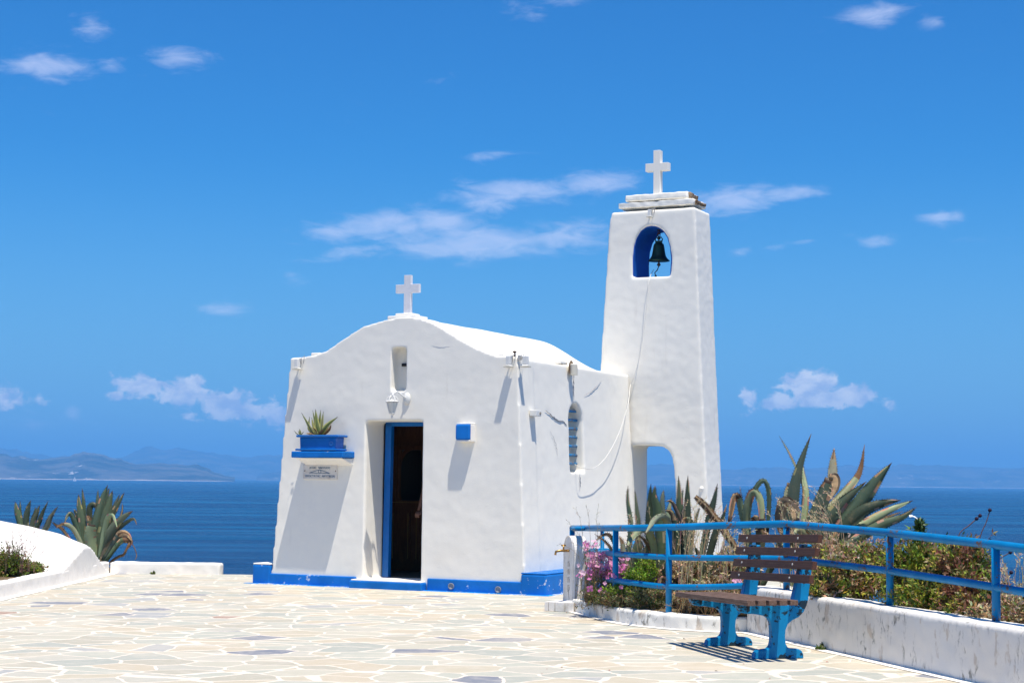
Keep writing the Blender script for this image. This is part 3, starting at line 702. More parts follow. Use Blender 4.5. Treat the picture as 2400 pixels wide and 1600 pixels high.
# bell rope
tri = [(LF(*z5(700, 1395), TT + .25), TT + .25), (LF(*z5(668, 1455), TT + .1), TT + .1), (LF(1520, 665, TT - .05), TT - .05), (LF(1513, 740, TT - .05), TT - .05), (LF(1500, 830, TT - .06), TT - .06), (LF(1485, 885, TT - .07), TT - .07), (LF(1477, 905, TT - .08), TT - .08)]
pts = [WL(u_[0], t_, u_[1]) for u_, t_ in tri]
for (px, py, uu) in ((1473, 940, WID + .0), (1460, 990, WID + .02), (1438, 1042, WID + .035), (1413, 1080, WID + .03), (1390, 1097, WID + .03), (1365, 1096, WID + .02), (1347, 1088, WID - .10)):
    t_, z_ = LS(px, py, uu); pts.append(WL(uu, t_, z_))
m_ = MB(); m_.tube(catmull(pts, 70), .0042, 6); tag(m_.build('bell_rope', 'rope'), 'thin pale bell rope looping from the bell down to the barred side window', 'rope')

# ------------------------------------------------------------------ fittings on the chapel
def spot(name, label, u, z, t, face='f', s=.82):
    """small bell-shaped floodlight on a bracket; face: f facade, s side, t tower"""
    if face == 'f': o = empty(name, WL(u, t, z), RZ, label, 'floodlight', 'small floodlights on the chapel walls')
    else: o = empty(name, WL(u, t, z), RZ + math.pi / 2, label, 'floodlight', 'small floodlights on the chapel walls')
    m_ = MB(); m_.box((-.03 * s, -.13 * s, -.02), (.03 * s, -.05 * s, .10 * s)); m_.prism([(-.045 * s, -.045 * s), (.045 * s, -.045 * s), (.03 * s, -.02), (-.03 * s, -.02)], -.14 * s, -.045 * s); m_.build('housing', 'lamp_white', o, bevel=.008)
    m_ = MB(); m_.box((-.055 * s, -.155 * s, -.065 * s), (.055 * s, -.03 * s, -.046 * s)); m_.build('rim', 'lamp_cream', o, bevel=.004)
    m_ = MB(); m_.tube([(0, .03, .07 * s), (0, -.05 * s, .085 * s), (.01, -.07 * s, .05 * s)], .010, 6); m_.box((-.02, -.012, .04 * s), (.02, .02, .11 * s)); m_.build('bracket', 'wire', o)
    m_ = MB(); m_.tube(catmull([(.02, -.07, .09 * s), (.06, -.02, .13 * s), (.04, .0, .04 * s), (.055, .0, .16 * s)], 12), .004, 5); m_.build('cable', 'wire', o)
    return o
u, z = LF(694, 856, -.1); spot('floodlight', 'small white floodlight at the top left corner of the chapel front', u, z, 0)
u, z = LF(1190, 850, -.1); spot('floodlight', 'small white floodlight on the chapel front just left of its right corner', u, z, 0)
t, z = LS(1233, 850, uR + .1); spot('floodlight', 'small white floodlight on the side wall just right of the chapel corner', uR + .02, z, t, 's')
u, z = LF(*z5(645, 790), TT - .1); spot('floodlight', 'tiny white floodlight above the bell arch on the tower', u, z, TT, 'f', .65)
# cctv-like box under the eaves and its pipe hole
t, z = LS(1343, 866, uR + .05); o = empty('wall_sensor', WL(uR, t, z), RZ + math.pi / 2, 'pale round lamp in a broken hole under the side eaves', 'lamp')
m_ = MB(); m_.lathe([(.05, -.07), (.05, .06), (.03, .075)], (0, -.06, 0), 14); m_.build('housing', 'lamp_cream', o, smooth=False)
m_ = MB(); m_.lathe([(.075, 0), (.08, .004), (.02, .006)], (0, 0, 0), 16)
for p_ in m_.v: p_.x, p_.y, p_.z = p_.x, -.022 - p_.z, p_.y * 1.2 + .02
m_.build('hole_edge', 'brick', o)
t, z = LS(1264, 968, WID); o = empty('junction_box', WL(uR + (WID - uR) * .3 + .02, t, z), RZ + math.pi / 2, 'small white junction box on the side wall left of the window', 'junction box')
m_ = MB(); m_.box((-.07, -.07, -.035), (.07, .02, .035)); m_.build('box', 'lamp_white', o, bevel=.008)
m_ = MB(); m_.lathe([(.016, 0), (.016, .01)], (0, 0, 0), 10)
for p_ in m_.v: p_.x, p_.y, p_.z = p_.x + .03, -.071 - p_.z, p_.y
m_.build('socket', 'carve', o)
u, z = LF(1206, 832, .12); o = empty('vent_pipe', WL(u, .12, z), RZ, 'tiny rusty capped pipe on the corner of the roof', 'pipe')
m_ = MB(); m_.tube([(0, 0, -.04), (0, 0, .035)], .009, 8); m_.build('pipe', 'iron', o); m_ = MB(); m_.lathe([(.022, .03), (.024, .045), (.01, .05)], (0, 0, 0), 12); m_.build('cap', 'iron', o)
# wall lantern over the door
zz1 = LF(920, 925, -.25)[1]; zz0 = LF(920, 981, -.25)[1]; ul = LF(919, 950, -.25)[0]; LH = zz1 - zz0
lan = empty('wall_lantern', WL(ul, 0, zz0), RZ, 'white six-sided lantern on a curved arm above the doorway', 'lantern')
m_ = MB(); yo = -.25
m_.lathe([(.006, 0), (.016, .02), (.010, .035), (.02, .05), (.036, .062), (.036, .07)], (0, yo, 0), 12)
for k in range(6):
    a = math.pi / 3 * k; m_.tube([(.036 * math.cos(a), yo + .036 * math.sin(a), .065), (.078 * math.cos(a), yo + .078 * math.sin(a), .20)], .005, 5)
m_.build('cage', 'lamp_white', lan)
m_ = MB(); m_.lathe([(.086, .198), (.092, .207), (.07, .214), (.015, .235)], (0, yo, 0), 6)
for k in range(3):
    a = math.pi / 3 * k + .5; m_.tube([(.07 * math.cos(b_) * math.cos(a), yo + .07 * math.cos(b_) * math.sin(a), .21 + .068 * math.sin(b_)) for b_ in [math.pi * i / 10 for i in range(11)]], .006, 6)
m_.lathe([(.012, .27), (.016, .285), (.006, LH)], (0, yo, 0), 10); m_.build('hood', 'lamp_white', lan)
m_ = MB(); m_.lathe([(.033, .07), (.073, .195)], (0, yo, 0), 6); m_.build('glass', 'glass', lan)
m_ = MB(); m_.lathe([(.012, .09), (.024, .12), (.024, .15), (.012, .17)], (0, yo, 0), 12); m_.build('bulb', 'lamp_white', lan, smooth=True)
m_ = MB(); m_.tube(catmull([(0, yo, .275), (0, yo + .04, .31), (0, yo + .13, .325), (.04, -.07, .28), (.06, -.0, .25)], 16), .011, 8); m_.build('arm', 'lamp_white', lan, smooth=True)
m_ = MB(); m_.lathe([(.05, 0), (.05, .012), (.02, .03)], (0, 0, 0), 16)
for p_ in m_.v: p_.x, p_.y, p_.z = p_.x + .06, -p_.z, p_.y * 1.5 + .25
m_.build('backplate', 'lamp_white', lan, smooth=True)
# plaque
pu0, pz1 = LF(711, 1087, -.02); pu1, pz0 = LF(789, 1123, -.02)
plq = empty('plaque', WL((pu0 + pu1) / 2, 0, pz0), RZ, 'small marble plaque with Greek lettering under the blue shelf', 'plaque')
pw = (pu1 - pu0) / 2; ph = pz1 - pz0
m_ = MB(); m_.box((-pw, -.022, 0), (pw, .02, ph)); m_.build('slab', 'plaque', plq, bevel=.003)
def text(body, x0, x1, z0, z1, y, m, parent, name, rot=None):
    cu_ = bpy.data.curves.new('t', 'FONT'); cu_.body = body; cu_.size = 1; cu_.extrude = .008; cu_.offset = .004
    to = bpy.data.objects.new('t', cu_); COL.objects.link(to); bpy.context.view_layer.update()
    dg = bpy.context.evaluated_depsgraph_get(); me = bpy.data.meshes.new_from_object(to.evaluated_get(dg)); bpy.data.objects.remove(to)
    vs = [v_.co.copy() for v_ in me.vertices]; lx, hx_ = min(v_.x for v_ in vs), max(v_.x for v_ in vs); ly, hy = min(v_.y for v_ in vs), max(v_.y for v_ in vs)
    for v_ in me.vertices:
        c = v_.co; v_.co = (x0 + (c.x - lx) / (hx_ - lx) * (x1 - x0), y - c.z * .2, z0 + (c.y - ly) / (hy - ly) * (z1 - z0))
    me.materials.clear(); me.materials.append(M[m]); me.name = name
    o = bpy.data.objects.new(name, me); COL.objects.link(o); o.parent = parent; return o
text('ΑΓΙΟC   ΝΙΚΟΛΑΟC', -pw * .62, pw * .62, ph * .70, ph * .84, -.0235, 'ink', plq, 'lettering')
text('ΠΡΟCΤΑΤΗC  ΝΑΥΤΙΚΩΝ', -pw * .86, pw * .88, ph * .14, ph * .28, -.0235, 'ink', plq, 'lettering')
m_ = MB()
def bar(m_, x0, z0, x1, z1, w_=.003, y=-.0245): m_.tube([(x0, y, z0), (x1, y, z1)], w_, 5)
bar(m_, -pw * .62, ph * .42, 0, ph * .64); bar(m_, 0, ph * .64, pw * .60, ph * .40); bar(m_, -pw * .62, ph * .42, pw * .60, ph * .40)
m_.tube([(.018 * math.cos(a), -.0245, ph * .51 + .022 * math.sin(a)) for a in [2 * math.pi * i / 14 for i in range(15)]], .003, 5)
m_.build('emblem', 'ink', plq)
for x_ in (-pw * .90, pw * .93):
    m_ = MB(); m_.lathe([(.007, 0), (.006, .004)], (0, 0, 0), 10)
    for p_ in m_.v: p_.x, p_.y, p_.z = x_ + p_.x, -.022 - p_.z, ph * .55 + p_.y
    m_.build('screw', 'iron', plq)
# planter trough on the shelf
a = LF(694, 1040, -.24); c = LF(793, 1040, -.24); zt_ = LF(740, 1018, -.24)[1]; zb_ = sh[2] + .001; pc = (a[0] + c[0]) / 2; hw = (c[0] - a[0]) / 2
plt = empty('flower_trough', WL(pc, -.13, zb_), RZ, 'blue rectangular flower trough standing on the blue wall shelf', 'planter')
hh = zt_ - zb_
m_ = MB(); m_.prism([(-hw + .055, .0), (hw - .05, .0), (hw - .04, hh - .03), (-hw + .045, hh - .03)], -.105, .09); m_.build('body', 'blue_gloss', plt, bevel=.012)
m_ = MB(); m_.box((-hw + .005, -.13, hh - .032), (hw, .11, hh - .004)); m_.build('rim', 'blue_gloss', plt, bevel=.012)
m_ = MB(); m_.box((-hw + .0, -.135, .008), (hw - .01, .11, .032)); m_.build('saucer', 'blue_gloss', plt, bevel=.010)
m_ = MB(); m_.box((-hw + .03, -.11, hh - .012), (hw - .03, .09, hh - .0015)); m_.build('soil', 'earth', plt)
m_ = MB()
for k in range(8):
    aa = math.pi / 4 * k; m_.lathe([(.001, 0), (.014, .003), (.001, .008)], (0, 0, 0), 8)
    for p_ in m_.v[-24:]: p_.x, p_.y, p_.z = hw - .10 + p_.x + .022 * math.cos(aa), -.105 - p_.z, .10 + p_.y + .022 * math.sin(aa)
m_.build('rosette', 'blue_gloss', plt)

# ------------------------------------------------------------------ agaves
GREEN = (.085, .118, .066); PALE = (.27, .31, .165); DARK = (.045, .070, .040); DEADC = (.17, .095, .05); TAN = (.42, .28, .15); GREY = (.13, .10, .07); YEL = (.36, .36, .12)
def leaf(mb, pts, width, col=GREEN, dead=0.0, fold=.35, roll=0.0, blunt=False, teeth=True, n=16, edge=None, seed=0, thick=.10):
    """one fleshy leaf along pts (world), channelled, with margin teeth and a dark tip spine"""
    rnd = random.Random(seed * 31 + int(abs(pts[0].x) * 1000) + len(mb.v))
    c = catmull(pts, n); o = len(mb.v); K = 5
    col = tuple(x * rnd.uniform(.88, 1.15) for x in col)
    prev = None; ed = []
    for i, p in enumerate(c):
        s = i / n; t = (c[min(i + 1, n)] - c[max(i - 1, 0)]).normalized()
        view = (p - CAM).normalized()
        side = t.cross(view)
        side = side.normalized() if side.length > .15 else (prev or Vector((1, 0, 0)))
        if prev is not None and side.dot(prev) < 0: side = -side
        if prev is not None: side = (side * .6 + prev * .4).normalized()
        prev = side.copy()
        nrm = side.cross(t).normalized()
        q = Matrix.Rotation(roll, 3, t); sd_ = q @ side; nr = q @ nrm
        if blunt: wv = width * (.75 + .25 * math.sin(s * 3)) * (1 if s < .93 else .75)
        else: wv = width * (.62 + .38 * math.sin(min(s / .42, 1) * math.pi / 2)) if s < .42 else width * max(1 - ((s - .42) / .58) ** 1.55, .0)
        wv = max(wv * rnd.uniform(.955, 1.04), .0035) / 2
        f = fold * (1 - .5 * s)
        for k in range(K):
            x = -1 + 2 * k / (K - 1)
            mb.v.append(p + sd_ * (x * wv) + nr * (f * wv * (x * x)) + nr * rnd.uniform(-.02, .02) * width * (1 if dead > s else .2))
        for k in range(K):      # underside
            x = 1 - 2 * k / (K - 1)
            mb.v.append(p + sd_ * (x * wv) + nr * (f * wv * (x * x) - width * thick * (1 - x * x) * (1 - s * .8)))
        ed.append((mb.v[o + i * 2 * K], mb.v[o + i * 2 * K + K - 1], t, sd_))
    strip = [rnd.choice([DEADC, TAN, TAN, GREY, DEADC]) for _ in range(2 * K)]
    for i in range(n):
        s = (i + .5) / n
        cc = col
        if s > .955: cc = (.05, .03, .02)
        rj = rnd.uniform(.85, 1.15)
        for k in range(2 * K):
            if s > 1 - dead: cc = tuple(x * rj for x in strip[k])
            a = o + i * 2 * K + k; b_ = o + i * 2 * K + (k + 1) % (2 * K)
            kc = cc
            if edge and s < .95 and k in (0, K - 2, K, 2 * K - 2): kc = edge
            if edge is None and .08 < s < .95 and k in (0, K - 2, K, 2 * K - 2) and noise.noise(Vector((seed * 3.1 + k * .7, i * .55, 1))) > .28: kc = tuple(x * rnd.uniform(.6, 1.1) for x in TAN)
            mb.mm = 1 if s > 1 - dead else 0
            mb.face([a, b_, b_ + 2 * K, a + 2 * K], kc)
    mb.mm = 0
    mb.face([o + k for k in range(2 * K)][::-1], col); mb.face([o + n * 2 * K + k for k in range(2 * K)], (.05, .03, .02))
    if teeth:
        m = 22
        cnt = int(max((c[-1] - c[0]).length / .028, 6))
        for j in range(1, cnt):
            s = j / cnt; i = min(int(s * n), n - 1); fr_ = s * n - i
            if s > .95: continue
            for e_i, sg in ((0, -1), (1, 1)):
                p = ed[i][e_i].lerp(ed[i + 1][e_i], fr_); t, sd_ = ed[i][2], ed[i][3]
                L_ = .013 * rnd.uniform(.6, 1.2)
                mb.add([p - t * .005, p + t * .005, p + sd_ * sg * L_ + t * L_ * .5], [(0, 1, 2)], (.045, .03, .02))
def leaf_px(mb, zf, pts, wz, d, scale, d_tip=None, **k):
    """pts in zoomed photo pixels -> world at depth d (.. d_tip)"""
    n = len(pts); dt = d if d_tip is None else d_tip
    w3 = [P(*zf(x, y), d + (dt - d) * i / (n - 1)) for i, (x, y) in enumerate(pts)]
    leaf(mb, w3, wz / scale * d / FPX, **k)
def agave(label, base, zf, scale, specs, group=None, name='agave', stem=None):
    o = empty(name, base, 0, label, 'agave', group)
    m_ = MB(); random.seed(len(specs))
    for i, s in enumerate(specs):
        k = dict(s[3]) if len(s) > 3 else {}; d = s[2]
        leaf_px(m_, zf, s[0], s[1], d[0], scale, d[1], seed=i, **k)
    for p_ in m_.v: p_ -= Vector(base)
    m_.build('leaves', ['agave', 'dead'], o, smooth=True)
    if stem:
        m_ = MB(); m_.tube([Vector(q) - Vector(base) for q in stem[0]], stem[1], 10, col=GREY); m_.build('stem', 'dead', o, smooth=True)
    return o
D = dict
zR = Zm(1680, 1000, 3.92)
def gz(px, d, z): # world point below pixel column px at depth d with height z
    r = cray(px, 1130); return Vector((r.x * d, d, z))
bR = gz(1935, 16.4, .05)
agave('big grey-green agave with long leaves fanning right above the railing corner', bR, zR, 3.92, [
    ([(960, 1300), (800, 800), (800, 560), (690, 290), (575, 85)], 30, (16.6, 16.9), D(col=PALE)),
    ([(880, 1250), (800, 1000), (820, 640), (800, 470), (785, 330)], 62, (16.5, 16.8), D(col=PALE)),
    ([(860, 1250), (690, 1000), (700, 650), (755, 380), (868, 62)], 118, (16.3, 16.3), D(fold=.5)),
    ([(840, 1200), (640, 950), (650, 700), (668, 512)], 82, (16.5, 16.6), D(col=PALE, blunt=True)),
    ([(820, 1150), (600, 930), (600, 730), (650, 690), (715, 760), (730, 860)], 105, (16.2, 16.0), D(dead=.75, col=GREY, blunt=True)),
    ([(900, 1250), (860, 960), (950, 720), (1035, 470)], 135, (16.4, 16.4), D(blunt=True, fold=.5, col=GREEN)),
    ([(1040, 640), (1062, 460), (1068, 330), (1078, 192)], 88, (16.5, 16.6), D(col=PALE, dead=.25)),
    ([(1030, 462), (1085, 470), (1090, 560), (1035, 680)], 90, (16.3, 16.2), D(dead=1.0, teeth=False)),
    ([(920, 1200), (1000, 820), (1180, 600), (1310, 420), (1358, 162)], 84, (16.6, 16.9), D(col=PALE, dead=.3)),
    ([(960, 1250), (1120, 950), (1330, 680), (1480, 480), (1608, 328)], 150, (16.3, 16.2), D(fold=.5)),
    ([(920, 1150), (1000, 900), (1160, 690), (1375, 500)], 140, (16.1, 16.0), D(fold=.45)),
    ([(1000, 1250), (1130, 980), (1330, 780), (1530, 700), (1690, 672)], 118, (16.2, 16.1), D(col=DARK, fold=.4)),
    ([(1000, 1280), (1200, 1000), (1420, 850), (1640, 740), (1805, 674)], 84, (16.3, 16.5), D(col=PALE)),
    ([(1000, 1300), (1220, 1080), (1490, 910), (1700, 830), (1834, 736)], 96, (16.1, 16.0), D(fold=.4)),
    ([(980, 1300), (1180, 1060), (1400, 900), (1560, 830), (1710, 775)], 50, (16.4, 16.6), D(col=TAN, dead=.4)),
    ([(1000, 1330), (1090, 1200), (1190, 1080), (1340, 990)], 110, (15.9, 15.7), D(col=PALE, teeth=False)),
    ([(980, 1300), (900, 1100), (760, 950), (700, 1000)], 90, (16.0, 15.7), D(col=PALE, teeth=False)),
], 'agaves growing behind the railing', stem=([bR, bR + Vector((0, 0, .35)), bR + Vector((-.05, 0, .6))], [.16, .13, .10]))
bM = gz(1770, 17.0, .0)
agave('withered agave with three limp leaves hanging over, right of the tower', bM, zR, 3.92, [
    ([(330, 1500), (270, 1000), (225, 760), (195, 645), (155, 660), (112, 900)], 62, (17.0, 16.8), D(col=PALE, dead=.45, blunt=True)),
    ([(340, 1500), (275, 930), (275, 760), (310, 625), (355, 600), (405, 700), (412, 940)], 72, (16.9, 16.7), D(col=PALE, fold=.5, dead=.0, blunt=True)),
    ([(350, 1500), (290, 850), (340, 600), (420, 492), (472, 560), (480, 720), (462, 1000)], 46, (17.2, 17.2), D(blunt=True)),
    ([(360, 1500), (400, 1000), (365, 870), (332, 822)], 84, (16.8, 16.7), D(dead=.6, blunt=True, teeth=False)),
    ([(380, 1500), (440, 1000), (436, 730)], 22, (17.0, 17.0), D(dead=.5)),
    ([(330, 1500), (250, 1000), (240, 760), (212, 545)], 18, (17.2, 17.2), D(dead=.6)),
    ([(400, 1500), (560, 1150), (590, 1000), (570, 1300)], 70, (16.8, 16.6), D(dead=.5)),
], 'agaves growing behind the railing', stem=([bM, bM + Vector((-.02, 0, .5))], [.12, .08]))
zL = Zm(1380, 1080, 6.918)
bLa = gz(1500, 17.1, .05)
agave('upright agave in front of the tower passage with a pale leaf folded over the rail', bLa, zL, 6.918, [
    ([(900, 2300), (650, 1700), (680, 1050), (630, 650), (636, 398)], 84, (17.3, 17.3), D()),
    ([(900, 2300), (800, 1700), (800, 1050), (775, 750), (745, 455)], 88, (17.3, 17.4), D()),
    ([(1000, 2300), (1000, 1700), (985, 1050), (990, 650), (1008, 368)], 140, (17.1, 17.0), D(col=DARK, fold=.5)),
    ([(1050, 2200), (1160, 1500), (1120, 850), (1060, 600), (1075, 395)], 160, (16.9, 16.8), D(dead=.08)),
    ([(1100, 2200), (1210, 1300), (1190, 700), (1213, 465)], 110, (17.3, 17.4), D(col=(.10, .135, .09))),
    ([(1100, 2200), (1240, 1300), (1290, 850), (1342, 590)], 115, (17.5, 17.6), D(col=PALE)),
    ([(1150, 2200), (1330, 1400), (1280, 1000), (1180, 905), (1060, 960), (985, 1070), (890, 1215)], 118, (16.6, 15.4), D(col=PALE, fold=.5)),
    ([(1100, 2100), (1050, 1400), (950, 1120), (800, 1150), (690, 1260), (600, 1410)], 130, (16.7, 15.9), D(col=PALE, fold=.4)),
    ([(1100, 2200), (1500, 1200), (1400, 760), (1320, 650), (1250, 655)], 66, (17.1, 17.0), D(dead=.4, col=GREY, teeth=False)),
    ([(1200, 2200), (1420, 1400), (1380, 960), (1330, 820), (1238, 796)], 90, (17.0, 16.9), D(dead=.5, col=DARK)),
    ([(800, 2100), (500, 1600), (415, 1330), (320, 1190), (200, 1215), (90, 1320)], 62, (16.9, 16.6), D(dead=.5)),
    ([(800, 2100), (450, 1700), (370, 1440), (250, 1290), (90, 1180)], 52, (16.8, 16.6), D(dead=.7)),
    ([(800, 2100), (580, 1600), (550, 1350), (490, 1210)], 96, (16.8, 16.8), D(col=PALE, dead=.3)),
    ([(900, 2100), (760, 1700), (790, 1400), (880, 1340)], 150, (16.8, 16.5), D(col=PALE, blunt=True)),
    ([(1000, 2100), (1030, 1550), (920, 1300), (785, 1185)], 72, (16.7, 16.4), D(dead=.9)),
    ([(950, 2200), (850, 1800), (900, 1500), (1000, 1300)], 170, (17.2, 17.2), D(col=DARK)),
    ([(1100, 2200), (1120, 1800), (1150, 1500), (1180, 1250)], 150, (17.0, 17.0), D(col=(.10, .11, .08), dead=.2)),
], 'agaves growing behind the railing', stem=([bLa, bLa + Vector((.05, 0, .3))], [.16, .12]))
bLb = gz(1610, 17.0, .05)
agave('spiky agave right before the tower pier, crossed by a broad dead brown leaf', bLb, zL, 6.918, [
    ([(1550, 2300), (1470, 1700), (1480, 1050), (1468, 600), (1455, 236)], 165, (17.1, 17.1), D(fold=.6)),
    ([(1600, 2300), (1620, 1700), (1600, 1050), (1598, 600), (1608, 226)], 148, (17.0, 17.0), D(col=DARK)),
    ([(1560, 2200), (1520, 1400), (1500, 800), (1530, 430)], 80, (17.3, 17.3), D(col=(.10, .135, .09))),
    ([(1650, 2200), (1680, 1300), (1740, 930), (1800, 745)], 52, (17.4, 17.4), D()),
    ([(1650, 2300), (1850, 1450), (1950, 930), (2035, 620), (2087, 362)], 120, (16.9, 16.9), D(col=DARK)),
    ([(1700, 2300), (1930, 1600), (2060, 1150), (2160, 950), (2237, 700)], 112, (17.2, 17.2), D(col=(.05, .055, .035), dead=.1)),
    ([(1900, 2300), (2400, 1600), (2200, 1150), (1980, 840), (1860, 700), (1725, 575)], 118, (16.7, 16.5), D(dead=.8, blunt=True, fold=.5)),
    ([(1700, 2200), (1640, 1350), (1660, 1000), (1560, 930), (1490, 1010)], 88, (16.9, 16.6), D(col=PALE, dead=.3)),
    ([(1500, 2200), (1330, 1700), (1380, 1300), (1480, 1120)], 90, (17.0, 17.0), D(col=GREY)),
    ([(1750, 2300), (1850, 1850), (1950, 1700), (2150, 1600), (2250, 1850)], 150, (16.6, 16.2), D(col=PALE, dead=.2)),
    ([(1750, 2300), (2000, 1750), (2150, 1500), (2300, 1380)], 90, (17.0, 17.0), D(dead=.6)),
    ([(1700, 2300), (2000, 1900), (2300, 1750), (2450, 1900)], 120, (16.5, 16.2), D(dead=.9)),
    ([(1700, 2300), (1750, 1900), (1800, 1600), (1700, 1350)], 150, (17.1, 17.1), D(col=DARK)),
    ([(1600, 2300), (1300, 2000), (1180, 1900), (1120, 2050)], 100, (16.5, 16.3), D(dead=.9)),
], 'agaves growing behind the railing', stem=([bLb, bLb + Vector((0, 0, .3))], [.16, .12]))
zA6 = Zm(80, 1100, 6.535)
bA = P(245, 1330, 24.6); bA.z -= .15
agave('large agave on the slope behind the end of the white mound', bA, zA6, 6.535, [
    ([(850, 1500), (740, 1080), (740, 800), (690, 550), (682, 375)], 125, (24.5, 24.5), D()),
    ([(860, 1500), (740, 1000), (760, 600), (735, 280)], 95, (24.6, 24.6), D()),
    ([(900, 1500), (910, 1080), (960, 800), (1050, 450), (1128, 232)], 165, (24.4, 24.4), D(fold=.5)),
    ([(950, 1300), (965, 600), (980, 305)], 60, (24.8, 24.8), D(col=(.11, .15, .11))),
    ([(960, 1500), (1010, 1150), (1090, 800), (1150, 500), (1202, 318)], 165, (24.3, 24.3), D(fold=.5)),
    ([(950, 1400), (1080, 750), (1110, 450), (1150, 278)], 70, (24.6, 24.6), D()),
    ([(980, 1500), (1060, 1130), (1170, 750), (1290, 520), (1385, 342)], 100, (24.4, 24.4), D()),
    ([(980, 1400), (1150, 800), (1230, 560), (1310, 378)], 70, (24.6, 24.6), D(col=(.11, .15, .11))),
    ([(1000, 1550), (1080, 1150), (1220, 880), (1380, 720), (1512, 630)], 140, (24.2, 24.0), D(col=(.13, .16, .10), dead=.12)),
    ([(1000, 1500), (1100, 1180), (1270, 930), (1440, 790), (1530, 755), (1576, 852)], 60, (24.3, 24.0), D(dead=.15)),
    ([(980, 1450), (1080, 900), (1140, 720), (1215, 715), (1285, 940)], 80, (24.1, 23.8), D(col=PALE)),
    ([(880, 1500), (690, 1000), (620, 800), (560, 672), (500, 720), (458, 840)], 74, (24.4, 24.2), D(fold=.5)),
    ([(880, 1500), (700, 1000), (650, 700), (612, 605)], 60, (24.6, 24.6), D(col=DARK, dead=.15)),
    ([(880, 1500), (680, 1050), (560, 870), (430, 835), (330, 900)], 72, (24.2, 24.0), D(col=PALE, dead=.3)),
    ([(900, 1500), (870, 1150), (860, 980), (885, 840)], 180, (24.2, 24.1), D(col=PALE, blunt=True, teeth=False)),
    ([(900, 1400), (850, 800), (860, 560), (960, 545)], 90, (24.7, 24.7), D(col=DARK, blunt=True)),
    ([(900, 1500), (880, 1000), (840, 760), (800, 700)], 100, (24.5, 24.5), D(dead=.35)),
    ([(1000, 1600), (1110, 1280), (1250, 1110), (1400, 1030)], 150, (24.1, 23.9), D(col=(.15, .13, .08), dead=.3, blunt=True)),
    ([(1050, 1400), (1250, 1100), (1330, 980), (1440, 1000), (1500, 1100)], 120, (24.0, 23.8), D(dead=.6)),
    ([(1100, 1400), (1300, 1120), (1400, 1080), (1480, 1100), (1440, 1180), (1350, 1320)], 90, (23.9, 23.8), D(dead=.7)),
    ([(1000, 1600), (1190, 1400), (1300, 1330), (1380, 1290), (1450, 1130)], 42, (24.1, 23.9), D(dead=1.0, blunt=True, teeth=False)),
    ([(1400, 1065), (1510, 1150), (1568, 1300), (1545, 1385)], 14, (23.9, 23.8), D(dead=1.0, blunt=True, teeth=False)),
    ([(1150, 1200), (1310, 760), (1350, 620), (1350, 510)], 26, (24.2, 24.2), D(dead=.8)),
    ([(800, 1450), (500, 1000), (400, 880), (330, 850), (280, 800)], 46, (24.3, 24.1), D(dead=.8)),
], 'agaves behind the left mound', stem=([bA - Vector((0, 0, .3)), bA + Vector((.05, 0, .15))], [.18, .14]))
z1 = Zm(0, 1050, 3.794); bS = P(80, 1270, 25.2)
agave('small dark agave with six short spikes at the far left behind the mound', bS, z1, 3.794, [
    ([(220, 850), (175, 640), (150, 550), (134, 472)], 58, (25.2, 25.2), D()), ([(220, 850), (185, 620), (178, 460)], 28, (25.4, 25.4), D()),
    ([(240, 850), (232, 650), (248, 540), (274, 460)], 54, (25.1, 25.1), D(col=DARK)), ([(250, 850), (295, 650), (325, 575), (353, 508)], 52, (25.0, 25.0), D(col=(.09, .09, .06))),
    ([(260, 850), (338, 680), (375, 580), (431, 466)], 42, (25.2, 25.2), D(col=DARK)), ([(260, 850), (400, 720), (450, 610), (518, 512)], 50, (25.0, 25.0), D()),
    ([(250, 850), (300, 620), (318, 520)], 26, (25.4, 25.4), D()),
], 'agaves behind the left mound')
z8 = Zm(670, 950, 7.84)
bP = WL(pc, -.13, zb_ + hh - .012); DP = bP.y
agave('small yellow-edged agave growing in the blue wall trough', bP, z8, 7.84, [
    ([(560, 560), (480, 480), (400, 330), (286, 130)], 66, (DP, DP - .08), D(edge=YEL, teeth=False)), ([(540, 560), (440, 450), (420, 350), (438, 200)], 56, (DP, DP), D(edge=YEL, teeth=False)),
    ([(570, 560), (540, 470), (500, 350), (474, 215)], 60, (DP - .04, DP - .08), D(col=YEL, edge=YEL, teeth=False)), ([(600, 560), (600, 450), (565, 290), (545, 62)], 112, (DP, DP - .02), D(col=(.12, .17, .06), edge=YEL, teeth=False)),
    ([(580, 560), (540, 330), (493, 85)], 48, (DP + .05, DP + .05), D(edge=YEL, teeth=False)), ([(610, 560), (620, 300), (641, 78)], 54, (DP + .04, DP + .04), D(edge=YEL, teeth=False)),
    ([(620, 560), (640, 460), (665, 300), (691, 105)], 72, (DP, DP), D(col=(.18, .21, .09), edge=YEL, teeth=False)), ([(620, 560), (680, 470), (780, 340), (955, 208)], 98, (DP - .02, DP - .1), D(col=(.11, .15, .05), edge=YEL, teeth=False)),
    ([(640, 560), (720, 500), (800, 430), (832, 345)], 70, (DP + .02, DP), D(dead=1.0, teeth=False)), ([(590, 560), (560, 480), (520, 420), (460, 400)], 40, (DP - .05, DP - .1), D(dead=.7, edge=YEL, teeth=False)),
    ([(600, 560), (640, 480), (700, 440)], 50, (DP - .06, DP - .1), D(dead=.8, teeth=False)), ([(560, 560), (450, 520), (360, 510)], 40, (DP - .06, DP - .08), D(dead=.9, teeth=False)),
])
bP2 = WL(pc - hw + .12, -.13, zb_ + hh - .012)
